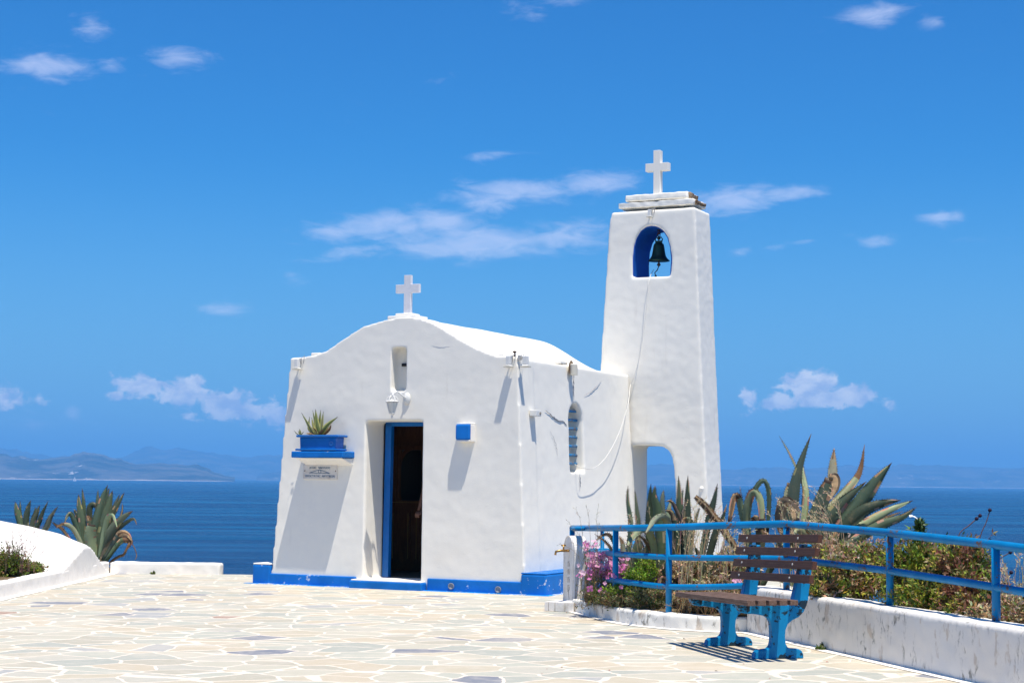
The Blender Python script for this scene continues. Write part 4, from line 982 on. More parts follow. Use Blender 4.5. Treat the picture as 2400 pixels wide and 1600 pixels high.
agave('tiny agave offset at the left end of the blue wall trough', bP2, z8, 7.84, [
    ([(262, 545), (200, 515), (148, 458)], 18, (DP + .15, DP + .1), D(edge=YEL, teeth=False)), ([(268, 545), (262, 490), (252, 428)], 44, (DP + .13, DP + .13), D(edge=YEL, teeth=False)),
    ([(275, 545), (300, 515), (330, 478)], 18, (DP + .13, DP + .1), D(edge=YEL, teeth=False)), ([(262, 545), (240, 500), (225, 460)], 18, (DP + .16, DP + .16), D(edge=YEL, teeth=False))])

# ------------------------------------------------------------------ walls and kerbs
# right-hand parapet
def along(px): # front line of the right wall at pixel column px
    a = G(1755, 1481); c = G(2171, 1574); k = cray(px, 1130).x
    t = (k * a.y - a.x) / ((c.x - a.x) - k * (c.y - a.y)); return a + (c - a) * t
wa = along(1752); wb = along(2171); wdir = (wb - wa).normalized(); wn = Vector((-wdir.y, wdir.x, 0))
if wn.x < 0: wn = -wn
wz = .40; wth = .24
m_ = MB(); far = wa + wdir * 9.5; N = 60
sec = [(0, -.1), (.0, wz - .02), (.02, wz), (wth, wz + .005), (wth + .01, -.1)]
for i in range(N + 1):
    p = wa + (far - wa) * i / N
    for (a_, z_) in sec: m_.v.append(p + wn * a_ + Vector((0, 0, z_)))
for i in range(N):
    for k in range(5): m_.face([i * 5 + k, i * 5 + (k + 1) % 5, (i + 1) * 5 + (k + 1) % 5, (i + 1) * 5 + k])
m_.face([0, 1, 2, 3, 4]); m_.face([N * 5 + k for k in (4, 3, 2, 1, 0)])
for p_ in m_.v: p_ -= wa
pw_ = m_.build('body', 'wall'); plasterize(pw_, .02, .008, 11, .003, 1)
par = empty('parapet_wall', wa, 0, 'low thick whitewashed wall with grey stains running to the right edge behind the bench', 'wall'); pw_.parent = par
m_ = MB(); N = 60
for i in range(N + 1):
    p = wa + (far - wa) * i / N - wa; o1 = .10 + .03 * noise.noise(Vector((i * .4, 2, 0)))
    m_.v += [p - wn * o1 + Vector((0, 0, .004)), p + wn * .02 + Vector((0, 0, .004))]
for i in range(N): m_.face([2 * i, 2 * i + 1, 2 * i + 3, 2 * i + 2])
m_.build('whitewash_strip', 'whitewash', par)
# curved kerb
kp = catmull([G(1338, 1432), G(1352, 1435), G(1401, 1447), G(1468, 1461), G(1535, 1469), G(1602, 1475), G(1691, 1480), wa + Vector((.02, .02, 0)), wa + Vector((.16, .02, 0))], 50)
kb = kp[10]; kz = [.13 for _ in kp]; m_ = MB(); kn = []
for i, p in enumerate(kp):
    t = (kp[min(i + 1, 50)] - kp[max(i - 1, 0)]).normalized(); n_ = Vector((-t.y, t.x, 0))
    if n_.y < 0: n_ = -n_
    kn.append(n_)
    for (a_, z_) in ((0, -.06), (0, .115), (.015, .13), (.15, .13), (.16, -.06)): m_.v.append(p + n_ * a_ + Vector((0, 0, z_)) - kb)
for i in range(50):
    for k in range(5): m_.face([i * 5 + k, i * 5 + (k + 1) % 5, (i + 1) * 5 + (k + 1) % 5, (i + 1) * 5 + k])
m_.face([0, 1, 2, 3, 4]); m_.face([250 + k for k in (4, 3, 2, 1, 0)])
kbody = m_.build('body', 'kerb'); plasterize(kbody, .016, .008, 12, .006, 1)
kerb = empty('planter_kerb', kb, 0, 'low curved whitewashed kerb with dark streaks bounding the planted bed', 'kerb'); kbody.parent = kerb
m_ = MB()
for i, p in enumerate(kp):
    m_.v += [p - kn[i] * (.05 + .05 * min(i / 20, 1)) + Vector((0, 0, .0045)) - kb, p + kn[i] * .02 + Vector((0, 0, .0045)) - kb]
for i in range(50): m_.face([2 * i, 2 * i + 1, 2 * i + 3, 2 * i + 2])
m_.build('whitewash_strip', 'whitewash', kerb)
# planted bed: earth behind kerb and wall
m_ = MB(); NX, NY = 40, 50
def bed_z(x, y):
    p = Vector((x, y, 0)); dw = (p - wa).dot(wn) if y < wa.y + .0 else 9
    z = .10 + .03 * noise.noise(Vector((x * 2, y * 2, 0)))
    if y < wa.y: z = max(.30 - .55 * max(dw - .35, 0), -3)
    else:
        z = z + .12 * max(min((x - 1.9) * .6, 1), 0)
        if x > 3.0: z -= .5 * (x - 3.0)
    if y > 17.8: z -= .25 * (y - 17.8)
    return z
rows = []
for j in range(NY + 1):
    y = 5.5 + 13.6 * j / NY
    if y < wa.y: x0 = wa.x + (wa.y - y) * abs(wdir.x / wdir.y) + .14
    else:
        best = min(kp, key=lambda q: abs(q.y - y)); x0 = best.x + .10 if y < kp[0].y else kp[0].x + .1
    for i in range(NX + 1):
        x = x0 + (i / NX) ** 1.3 * 4.5; m_.v.append(Vector((x, y, bed_z(x, y))))
for j in range(NY):
    for i in range(NX): m_.face([j * (NX + 1) + i, j * (NX + 1) + i + 1, (j + 1) * (NX + 1) + i + 1, (j + 1) * (NX + 1) + i])
tag(m_.build('soil', 'earth', smooth=True), kind='structure')
# left kerb (runs away from the viewer) and the mound it ends in
XL = -5.42
left_bank = empty('white_mound', (XL, 20.8, 0), 0, 'white plastered mound with rounded crest and retaining kerb at the left edge', 'mound')
lo = Vector((XL, 20.8, 0))
m_ = MB(); m_.box((XL - .16, 6, -.08), (XL, 23.3, .165)); 
for p_ in m_.v: p_ -= lo
kl = m_.build('kerb', 'render_left', left_bank); plasterize(kl, .03, .010, 13, .004, 1)
prof_e = [(20.75, .14), (21.1, .22), (21.6, .335), (22.0, .415), (22.3, .37), (22.6, .26), (22.85, .175), (23.1, .10), (23.3, .03)]
prof_e = [(p.x, p.y) for p in catmull([Vector((a_, c_, 0)) for a_, c_ in prof_e], 40)]
def ridge(x):
    t = (XL - x); return 1 + (1.02 * t) if t < .4 else 1 + .408 + .52 * (t - .4) - .05 * (t - .4) ** 2 if t < 3.5 else 2.54
m_ = MB(); nx = 60; cols = []
for i in range(nx + 1):
    x = XL - 5.5 * (i / nx) ** 1.4; k = ridge(x); row = []
    for (y, z) in prof_e:
        zz = z * k if y < 22 else z * k - (k - 1) * .10 * (y - 22)
        row.append(Vector((x, y, zz + .012 * noise.noise(Vector((x * 2, y * 2, 5))))))
    row += [Vector((x, 23.3, -1.2)), Vector((x, 20.75, -1.2))]; cols.append(row)
r2 = len(cols[0])
for c_ in cols: m_.v += c_
for i in range(nx):
    for j in range(r2): m_.face([i * r2 + j, i * r2 + (j + 1) % r2, (i + 1) * r2 + (j + 1) % r2, (i + 1) * r2 + j])
m_.face(list(range(r2))); m_.face([nx * r2 + j for j in range(r2)][::-1])
for p_ in m_.v: p_ -= lo
bk = m_.build('bank', 'render_left', left_bank); plasterize(bk, .035, .010, 14, .003, 1)
m_ = MB(); N = 50
for i in range(N + 1):
    y = 6 + (23.3 - 6) * i / N; m_.v += [Vector((XL - .02, y, .004)) - lo, Vector((XL + .13 + .03 * noise.noise(Vector((y, 0, 0))), y, .004)) - lo]
for i in range(N): m_.face([2 * i, 2 * i + 1, 2 * i + 3, 2 * i + 2])
m_.build('whitewash_strip', 'whitewash', left_bank)
m_ = MB(); m_.v = [Vector((XL - .1, 6, .11)), Vector((XL - .1, 20.9, .11)), Vector((XL - 4.2, 20.9, .35)), Vector((XL - 4.2, 6, .35))]; m_.face([0, 1, 2, 3]); tag(m_.build('soil', 'earth'), kind='structure')
# low parapet at the sea edge
la = G(258, 1343); lb = G(515, 1346.5)
m_ = MB(); m_.box((0, 0, -.1), (lb.x - la.x, .26, .155)); o = m_.build('low_wall', 'whitewash'); plasterize(o, .02, .008, 15, .003, 1)
o.location = (la.x, la.y, 0); o.rotation_euler = (0, 0, math.atan2(lb.y - la.y, lb.x - la.x)); tag(o, 'low white kerb wall along the seaward edge of the plaza, left of the chapel', 'wall')

# ------------------------------------------------------------------ railing
rail = empty('railing', kb, 0, 'blue tubular railing bending round the planted bed above the low white wall', 'railing')
TR = .031
def rp(px, py, d): return P(px, py, d) - kb
def on_wall(px, off=.17):      # depth of the back of the wall top under pixel column px
    a = wa + wn * off; c = far + wn * off; k = cray(px, 1230).x
    t = (k * a.y - a.x) / ((c.x - a.x) - k * (c.y - a.y)); return (a + (c - a) * t).y
dl0, dl1, dl2 = 18.35, 16.35, 15.62; dc = on_wall(1843); dr1 = on_wall(2085); dr2 = on_wall(2333); dr3 = on_wall(2700)
topl = catmull([rp(1341, 1237, dl0), rp(1443, 1237, dl1), rp(1568, 1235, dl2), rp(1700, 1230.5, (dl2 + dc) / 2), rp(1838, 1227, dc)], 24)
m_ = MB(); m_.tube(topl + [rp(1852, 1227.5, dc - .03), rp(2085, 1248, dr1), rp(2333, 1276, dr2), rp(2720, 1326, dr3)], TR, 14); m_.build('top_rail', 'rail', rail, smooth=True)
m_ = MB(); m_.tube(catmull([rp(1376, 1292, dl0 - .2), rp(1443, 1297, dl1), rp(1568, 1305, dl2), rp(1700, 1307, (dl2 + dc) / 2), rp(1838, 1308, dc)], 24) + [rp(1852, 1309, dc - .03), rp(2085, 1337, dr1), rp(2333, 1375, dr2), rp(2720, 1440, dr3)], TR * .88, 12); m_.build('middle_rail', 'rail', rail, smooth=True)
m_ = MB(); m_.tube(catmull([rp(1376, 1352, dl0 - .2), rp(1443, 1360, dl1), rp(1568, 1374, dl2), rp(1690, 1374, (dl2 + dc) / 2), rp(1768, 1370, dc + .25)], 20), TR * .88, 12); m_.build('bottom_rail', 'rail', rail, smooth=True)
for (px, py, d, zb) in ((1341, 1237, dl0, .1), (1443, 1237, dl1, .1), (1568, 1235, dl2, .1), (1843, 1227, dc, .38), (2085, 1248, dr1, .38), (2333, 1276, dr2, .38), (2720, 1326, dr3, .38)):
    p = rp(px, py, d); m_ = MB(); m_.tube([(p.x, p.y, zb - .02 - kb.z), (p.x, p.y, p.z - .01)], TR * .93, 12); m_.build('post', 'rail', rail, smooth=True)
# rear run of railing beside the chapel wall
rr = empty('railing', P(1412, 1300, 18.2), 0, 'short far railing run with thin posts against the chapel side wall', 'railing')
rl = rr.location
def rq(px, py, d): return P(px, py, d) - rl
m_ = MB(); m_.tube([rq(1341, 1238, 17.2), rq(1412, 1238, 18.2), rq(1484, 1240, 19.2), rq(1586, 1247, 20.3)], .022, 10); m_.build('top_rail', 'rail', rr, smooth=True)
m_ = MB(); m_.tube([rq(1380, 1289, 17.7), rq(1412, 1288.5, 18.2), rq(1484, 1289, 19.2), rq(1586, 1292, 20.3)], .022, 10); m_.build('middle_rail', 'rail', rr, smooth=True)
for (px, py, d) in ((1412, 1239, 18.2), (1484, 1241, 19.2), (1584, 1247, 20.3)):
    p = rq(px, py, d); m_ = MB(); m_.tube([(p.x, p.y, -rl.z - .05), (p.x, p.y, p.z)], .022, 10); m_.build('post', 'rail', rr, smooth=True)

# ------------------------------------------------------------------ drinking fountain
f0 = None; f1 = G(1346, 1412, .055)            # foot of the narrow inscribed face
f1.z = 0; fdir = Vector((.31, -.95, 0)).normalized(); fw_ = .35; fz = 1.3 - (1255 - 1130) * (f1.y + .17) / FPX
bd = Vector((fdir.y, -fdir.x, 0)) * -1
if bd.x < 0: bd = -bd
f0 = f1 - fdir * fw_
fo = empty('drinking_fountain', f0, math.atan2(fdir.y, fdir.x), 'round-topped cream marble drinking fountain with brass tap at the railing end', 'fountain')
sgn = 1 if Vector((math.cos(math.atan2(fdir.y, fdir.x) + math.pi / 2), math.sin(math.atan2(fdir.y, fdir.x) + math.pi / 2), 0)).dot(bd) > 0 else -1
fth = .15; hr = fw_ / 2
arch = [(0, 0), (fw_, 0)] + [(hr + hr * math.cos(a), fz - hr + hr * math.sin(a)) for a in [math.pi * i / 16 for i in range(17)]]
m_ = MB(); m_.prism(arch, 0, sgn * fth); m_.build('slab', 'fountain', fo, bevel=.008)
m_ = MB(); o1 = [(.03 + p[0] * .8, .05 + p[1] * .93) for p in arch]; m_.tube([(p[0], -sgn * .001, p[1]) for p in o1[1:] + o1[:1]], .006, 6); m_.build('moulding', 'fountain', fo)
random.seed(3); m_ = MB(); y_ = -sgn * .003; zc = fz - .25
for ch in 'ΕΙΟΠΙΑ':
    pass
def stroke(a, b_): m_.tube([(hr + a[0] * .8, y_, a[1]), (hr + b_[0] * .8, y_, b_[1])], .0024, 5)
for i in range(4):
    z = fz - .27 - i * .082; stroke((-.03, z), (.035, z)); stroke((-.02, z - .002), (-.02, z - .05)); stroke((.028, z - .01), (.028, z - .05))
stroke((-.03, fz - .58), (.0, fz - .56)); stroke((-.01, fz - .56), (.03, fz - .66))
m_.build('carved_letters', 'carve', fo)
m_ = MB(); zt_ = fz - .155; s_ = -sgn
m_.tube([(hr, s_ * 0, zt_), (hr, s_ * .10, zt_), (hr, s_ * .145, zt_ - .01), (hr, s_ * .15, zt_ - .045)], [.014, .013, .012, .012], 10); m_.lathe([(.02, 0), (.02, .02)], (hr, s_ * .01, zt_ - .01), 10)
tap = m_.build('tap', 'brass', fo, smooth=True)
m_ = MB(); m_.tube([(hr, s_ * .06, zt_), (hr, s_ * .06, zt_ + .05)], .009, 8); m_.tube([(hr, s_ * .035, zt_ + .055), (hr, s_ * .085, zt_ + .055)], .008, 8); m_.build('tap_handle', 'brass', tap, smooth=True)
q = fo.matrix_world
m_ = MB(); m_.box((-.02, s_ * .16 if s_ < 0 else 0, -.0), (fw_ + .01, 0 if s_ < 0 else .16, .055)); m_.build('foot', 'kerb', fo, bevel=.012)
t0f = G(1276, 1431); t1f = G(1345, 1434)
bs = empty('tiled_step', t0f, math.atan2(t1f.y - t0f.y, t1f.x - t0f.x), 'low cream tiled step in front of the drinking fountain', 'step')
L_ = (t1f - t0f).length; m_ = MB(); m_.box((.002, .002, 0), (L_ - .002, .30, .086)); m_.build('core', 'grout', bs)
m_ = MB(); xs_ = [0, L_ * .14, L_ * .36, L_ * .70, L_]
for a_, c_ in zip(xs_, xs_[1:]): m_.box((a_ + .003, -.006, .003), (c_ - .003, .0, .088)); m_.box((a_ + .003, .001, .087), (c_ - .003, .30, .094))
m_.build('tiles', 'fountain', bs, bevel=.002)

# ------------------------------------------------------------------ bench
bN = G(1822, 1542); bF = G(1712, 1512)
Ld = (bF - bN); span = Ld.length; Ld.normalize(); print('bench span', span, bN, bF)
Ld = (Ld + Vector((-.02, 0, 0))).normalized()
bench = empty('bench', bN, math.atan2(Ld.y, Ld.x) - math.pi / 2, 'park bench with dark wooden slats on chipped blue cast supports beside the low wall', 'bench')
# local: y along the bench (away from viewer), x towards the back (right)
def prof(x, y): return ((x - 1185) / 1165.0, (1438 - y) / 1165.0)
out = [prof(*p) for p in [(955, 1438), (956, 1412), (966, 1382), (990, 1362), (1040, 1356), (1082, 1352), (1108, 1330), (1118, 1290), (1119, 1200), (1112, 1130), (1096, 1092), (1066, 1072), (1010, 1060), (950, 1050), (880, 1047), (838, 1038), (815, 1015), (803, 985), (798, 958), (1060, 964), (1312, 972), (1325, 915), (1345, 830), (1367, 740), (1385, 660), (1398, 560), (1408, 450), (1500, 450), (1500, 560), (1495, 680), (1485, 760), (1470, 850), (1462, 930), (1445, 985), (1418, 1035), (1375, 1078), (1310, 1108), (1270, 1140), (1248, 1190), (1243, 1250), (1250, 1310), (1268, 1342), (1310, 1352), (1370, 1356), (1398, 1370), (1414, 1400), (1416, 1438)]]
m_ = MB(); m_.prism(out, -.035, .035)
sup = m_.build('support', 'bench_blue', bench, bevel=.008)
s2 = sup.copy(); COL.objects.link(s2); s2.parent = bench; s2.location = (0, span, 0); s2.scale = (1, 1, .95)
OH = .36; y0, y1 = -OH, span + .19; SAG = -.024
Ex = Vector((Ld.y, -Ld.x, 0))
def lb(px, py, yl):           # local x and z of the point seen at (px, py), lying at local y = yl
    r = cray(px, py); k = (bN.dot(Ld) + yl) / r.dot(Ld) if abs(r.dot(Ld)) > 1e-6 else 0
    q = CAM + r * k - bN; return q.dot(Ex), q.z
sx0, sz0 = lb(1752, 1404, y0); sx1, sz1 = lb(1871, 1404, y0); seat_z = .408; print('seat', sx0, sx1, sz0, sz1)
pt_ = (sx1 - sx0 + .022) / 5
for i in range(5):
    x0 = sx0 + i * pt_; m_ = MB(); m_.box((x0, y0, .0005 * i), (x0 + pt_ - .022, y1, .040)); o = m_.build('seat_slat', 'wood_seat', bench, bevel=.004); o.location.z = seat_z; o.rotation_euler.x = SAG
for (xx, yy) in ((1520, 425), (1495, 541), (1472, 655), (1445, 773)):
    cx, cz = lb(1500 + xx / 3.646, 1150 + yy / 3.646, y0); m_ = MB(); m_.box((-.036, y0, -.030), (.0, y1, .030)); o = m_.build('back_slat', 'wood', bench, bevel=.004)
    o.location = (cx + .036, 0, cz); o.rotation_euler = (SAG * 1.4, R(9), 0)
    for yb in (0, span):
        m2 = MB(); m2.lathe([(.010, 0), (.009, .004), (.004, .006)], (0, 0, 0), 10)
        for p_ in m2.v: p_.x, p_.y, p_.z = -.036 - p_.z, yb + p_.y, p_.x
        m2.build('bolt', 'wire', o)

# ------------------------------------------------------------------ shrubs, grass, flowers
def rnd_unit(r):
    while True:
        v = Vector((r.uniform(-1, 1), r.uniform(-1, 1), r.uniform(-1, 1)))
        if .05 < v.length < 1: return v.normalized()
def leaves_blob(mb, c, rad, n, size, cols, r, up=.3, hollow=.45):
    for _ in range(n):
        d = rnd_unit(r); k = hollow + (1 - hollow) * r.random() ** .5
        p = Vector(c) + Vector((d.x * rad[0], d.y * rad[1], d.z * rad[2])) * k
        nn = (d + rnd_unit(r) * .9 + Vector((0, 0, up))).normalized(); a = nn.orthogonal().normalized(); a = Matrix.Rotation(r.uniform(0, 6.28), 3, nn) @ a; b2 = nn.cross(a)
        s = size * r.uniform(.6, 1.35); co = r.choice(cols); co = tuple(x * r.uniform(.75, 1.3) for x in co)
        mb.add([p - a * s, p + b2 * s * .42 + nn * s * .12, p + a * s, p - b2 * s * .42 + nn * s * .12], [(0, 1, 2, 3)], co)
def shrub(name, label, cat, base, blobs, nper, size, cols, seed, group=None, twigs=40, dry=None, tall=None):
    r = random.Random(seed); base = Vector(base); o = empty(name, base, 0, label, cat, group); mb = MB()
    tw_ = MB()
    for (c, rad) in blobs:
        c = Vector(c); ntw = max(6, int(nper / 13))
        for q in range(ntw):
            d = rnd_unit(r); lobe = 1 + .75 * noise.noise(Vector((d.x * 2.2 + c.x * 3, d.y * 2.2, d.z * 2.2 + seed)))
            if q < twigs: d.z = abs(d.z)
            kk = r.uniform(.45, 1.08) * lobe * (1.12 if q < twigs else 1)
            e = c + Vector((d.x * rad[0], d.y * rad[1], d.z * rad[2])) * kk
            b0 = c + Vector((r.uniform(-.35, .35) * rad[0], r.uniform(-.3, .3) * rad[1], -rad[2] * .8)); mdl = b0.lerp(e, .6) + rnd_unit(r) * rad[2] * .12
            if q % 3 == 0 or q < twigs: tw_.tube([b0 - base, mdl - base, e - base], [.0035, .0025, .001], 4, caps=False, col=(.24, .17, .11))
            nn0 = noise.noise(e * 6 + Vector((seed, 0, 0))); pal = cols if not dry or nn0 > -.12 else dry; co0 = pal[int((nn0 * 1.3 + .5 + r.uniform(-.22, .22)) * len(pal)) % len(pal)]; ax = (e - mdl); L0 = ax.length + 1e-6; axn = ax / L0
            bare = q < twigs and r.random() < .45
            for w_ in range(3 if bare else 13):
                f = r.random() ** .7; p = mdl.lerp(e, f) + rnd_unit(r) * size * .8
                dd = (axn * .7 + rnd_unit(r)).normalized(); n2_ = (Vector((0, 0, .6)) + rnd_unit(r)).normalized(); sd2 = dd.cross(n2_); sd2 = sd2.normalized() if sd2.length > .1 else dd.orthogonal().normalized()
                s_l = size * r.uniform(.6, 1.9); co = tuple(x * r.uniform(.75, 1.3) for x in (co0 if r.random() < .7 else r.choice(pal))); p = p - base
                mb.add([p, p + dd * s_l * .8 + sd2 * s_l * .34, p + dd * s_l * 1.8, p + dd * s_l * .8 - sd2 * s_l * .34], [(0, 1, 2, 3)], co)
    mb.build('foliage', 'leaf', o, fix=False); tw_.build('twigs', 'grass', o, fix=False)
    return o
OL = (.11, .15, .025); LG = (.22, .29, .03); YG = (.40, .37, .05); DG = (.032, .062, .012); BR = (.34, .21, .10); DY = (.62, .48, .29)
GRP = 'shrubs beyond the railing'
def S(px, py, d): return P(px, py, d)
shrub('shrub', 'dense olive-green bush behind the bench and low wall', 'shrub', gz(2000, 14.2, .2), [((S(1985, 1355, 14.3)), (.33, .3, .22)), ((S(2040, 1330, 14.6)), (.26, .3, .22)), ((S(1940, 1385, 14.0)), (.16, .2, .10))], 9000, .017, [OL, OL, DG, YG, LG, BR], 1, GRP, dry=[BR, DY, OL])
shrub('shrub', 'yellow-green bush rising between the two right railing posts', 'shrub', gz(2170, 13.4, .2), [((S(2150, 1330, 13.4)), (.30, .3, .24)), ((S(2230, 1345, 13.5)), (.30, .3, .24)), ((S(2190, 1400, 13.0)), (.36, .3, .16))], 9500, .017, [LG, YG, OL, LG, DG, BR], 2, GRP)
shrub('shrub', 'bush with reddish tips just left of the rightmost railing post', 'shrub', gz(2270, 12.8, .1), [((S(2260, 1325, 12.9)), (.24, .26, .20)), ((S(2275, 1390, 12.6)), (.26, .26, .2)), ((S(2290, 1430, 12.2)), (.2, .2, .12))], 7000, .016, [OL, LG, YG, BR, DG], 3, GRP, dry=[(.22, .09, .05), BR])
shrub('shrub', 'dry brown scrub at the right edge beyond the last railing post', 'shrub', gz(2370, 12.2, .0), [((S(2375, 1440, 12.0)), (.22, .26, .14)), ((S(2420, 1445, 12.2)), (.25, .26, .2)), ((S(2320, 1450, 11.9)), (.15, .2, .09))], 4200, .014, [BR, DY, OL, BR], 4, GRP, twigs=60, dry=[DY, BR])
shrub('shrub', 'low dry brushwood below the big agave', 'shrub', gz(1930, 15.2, .2), [((S(1925, 1300, 15.6)), (.22, .25, .16)), ((S(1985, 1300, 15.6)), (.25, .3, .14)), ((S(1905, 1350, 15.0)), (.12, .2, .16))], 4200, .016, [BR, DY, OL, DY], 5, GRP, twigs=80, dry=[DY])
shrub('shrub', 'bright green feathery herb behind the left railing', 'shrub', gz(1505, 16.3, .1), [((S(1500, 1350, 16.4)), (.17, .2, .12)), ((S(1460, 1388, 16.3)), (.20, .2, .08)), ((S(1515, 1325, 16.5)), (.09, .2, .10))], 5200, .010, [(.24, .40, .03), (.24, .40, .03), LG, OL], 6, 'plants in the bed behind the kerb')
shrub('shrub', 'grey-green low cushion plant along the curved kerb', 'shrub', gz(1500, 15.9, .1), [((S(1520, 1400, 16.0)), (.22, .14, .10)), ((S(1450, 1402, 16.25)), (.2, .14, .08)), ((S(1400, 1393, 16.6)), (.14, .14, .08))], 7000, .009, [(.13, .16, .07), OL, (.20, .20, .10), BR], 7, 'plants in the bed behind the kerb')
shrub('shrub', 'dry twiggy shrub under the big agave left of the bench', 'shrub', gz(1640, 15.9, .1), [((S(1640, 1400, 16.0)), (.36, .2, .10)), ((S(1690, 1375, 16.2)), (.30, .2, .13)), ((S(1600, 1345, 16.6)), (.2, .2, .16)), ((S(1720, 1330, 16.4)), (.22, .25, .16))], 6500, .016, [BR, DY, (.14, .10, .05), OL], 8, 'plants in the bed behind the kerb', twigs=70, dry=[DY, BR])
shrub('shrub', 'reddish green bush in the planting at the left edge before the mound', 'shrub', gz(30, 20.0, .2), [((S(20, 1322, 20.2)), (.26, .25, .20)), ((S(-50, 1325, 20.0)), (.32, .25, .26)), ((S(72, 1336, 20.4)), (.16, .2, .09))], 9000, .013, [OL, LG, DG, (.30, .18, .09), (.24, .15, .08), LG], 9, twigs=90)
# tall sparse twigs of the left bush
def stalks(name, label, cat, base, specs, group=None, seed=0, spike=True, col=DY, rr_=.0027):
    r = random.Random(seed); o = empty(name, base, 0, label, cat, group); mb = MB(); base = Vector(base)
    for (pts, d, sp) in specs:
        w3 = catmull([P(x, y, d) - base for x, y in pts], 12)
        mb.tube(w3, [rr_ * (1 - .6 * i / 12) for i in range(13)], 4, col=tuple(x * r.uniform(.8, 1.2) for x in col))
        if sp:
            for i in range(7, 13):
                for _ in range(sp):
                    p = w3[i].lerp(w3[max(i - 1, 0)], r.random()); t = (w3[i] - w3[i - 1]).normalized()
                    dd = (t + rnd_unit(r) * .75).normalized(); L__ = r.uniform(.010, .028); s2_ = dd.orthogonal().normalized() * .0035
                    q0 = p + dd * r.uniform(.004, .03)
                    mb.tube([p, q0], .0008, 3, caps=False, col=col)
                    mb.add([q0, q0 + dd * L__ * .4 + s2_, q0 + dd * L__, q0 + dd * L__ * .4 - s2_], [(0, 1, 2, 3)], tuple(x * r.uniform(.9, 1.5) for x in col))
    mb.build('stems', 'grass', o, fix=False); return o
def tuft(label, px0, px1, ybase, d0, d1, h0, h1, n, seed, lean=(-30, 30), sp=3, col=DY, group='dry grass tufts'):
    r = random.Random(seed); sp_ = []
    for _ in range(n):
        x = r.uniform(px0, px1); h_ = r.uniform(h0, h1); l = r.uniform(*lean); d = r.uniform(d0, d1)
        sp_.append(([(x, ybase), (x + l * .25, ybase - h_ * .5), (x + l * .6, ybase - h_ * .85), (x + l * 1.15, ybase - h_)], d, sp))
    return stalks('dry_grass', label, 'dry grass', P((px0 + px1) / 2, ybase, (d0 + d1) / 2), sp_, group, seed, col=col)
tuft('tall dry oat grass around the second railing post left of the bench', 1585, 1650, 1425, 15.8, 16.4, 120, 270, 28, 1, (-40, 60))
tuft('dry grass leaning between the railing and the dead agave leaf', 1640, 1720, 1420, 15.9, 16.4, 90, 210, 18, 2, (-20, 60))
tuft('fine dry grass arching in front of the chapel side wall', 1350, 1410, 1400, 16.6, 17.0, 120, 230, 12, 3, (-70, 40), 2, (.30, .27, .17))
tuft('straw grass heads before the big agave at the railing corner', 1925, 1990, 1330, 15.4, 15.8, 90, 195, 26, 4, (-75, -20), 4)
tuft('straw grass rising behind the bench back', 1830, 1885, 1390, 15.0, 15.6, 120, 230, 14, 5, (-40, -5), 4)
tuft('pale grass between the two right railing posts', 2160, 2250, 1380, 13.4, 13.9, 60, 130, 22, 6, (-45, 0), 3)
tuft('dry grass at the far right behind the last post', 2345, 2420, 1470, 12.0, 12.4, 60, 190, 26, 7, (-40, 20), 3)
tuft('short dry grass beside the rusty foot of the third railing post', 1690, 1760, 1350, 15.8, 16.3, 60, 130, 14, 8, (-20, 40), 3)
tuft('dead straw lying under the left side of the bench behind the kerb', 1585, 1700, 1438, 15.4, 15.7, 20, 70, 40, 9, (-50, 60), 1, (.30, .19, .09))
tuft('thin twigs rising from the left edge bush before the mound', 0, 80, 1340, 19.9, 20.3, 50, 110, 22, 10, (-15, 35), 2, (.25, .15, .13))
tuft('tall thin grass between agaves behind the left railing', 1480, 1530, 1390, 16.3, 16.7, 120, 200, 8, 11, (-40, 10), 2)
# thistle stalks
def thistle(label, specs):
    base = P(specs[0][0][0], specs[0][0][1], 13.2); o = empty('dried_flower', base, 0, label, 'dried flower', 'dried flower stalks against the sea'); mb = MB(); hb = MB()
    for pts in specs:
        w3 = catmull([P(x, y, 13.2) - base for x, y in pts], 10); mb.tube(w3, .004, 5, col=(.20, .12, .13))
        p = w3[-1]; hb.lathe([(.003, -.014), (.014, -.006), (.016, .004), (.004, .016)], p, 10); hb.cc = (.05, .03, .06)
        hb.c = [(.05, .03, .06)] * len(hb.f)
    mb.build('stalk', 'grass', o); hb.build('seed_heads', 'grass', o, smooth=True)
thistle('forked dried flower stalk with purple heads above the top rail', [[(2230, 1350), (2245, 1258), (2275, 1228), (2297, 1208)], [(2230, 1350), (2245, 1258), (2272, 1230), (2289, 1215)]])
thistle('single straight dried flower stalk nearest the last post above the rail', [[(2275, 1350), (2298, 1255), (2311, 1225), (2320, 1195)]])
thistle('small dried flower stalk right of the last railing post', [[(2335, 1330), (2345, 1308), (2368, 1294)]])
thistle('low dried flower stalk near the right edge below the middle rail', [[(2350, 1370), (2358, 1355), (2370, 1341)]])
# spiky green herb
stk = shrub('tall_herb', 'single upright leafy green herb between the right posts', 'plant', gz(2155, 13.6, .2), [((S(2154, 1300, 13.6)), (.045, .04, .17)), ((S(2155, 1240, 13.6)), (.02, .02, .07))], 900, .016, [DG, OL, (.06, .13, .03)], 12, twigs=2)
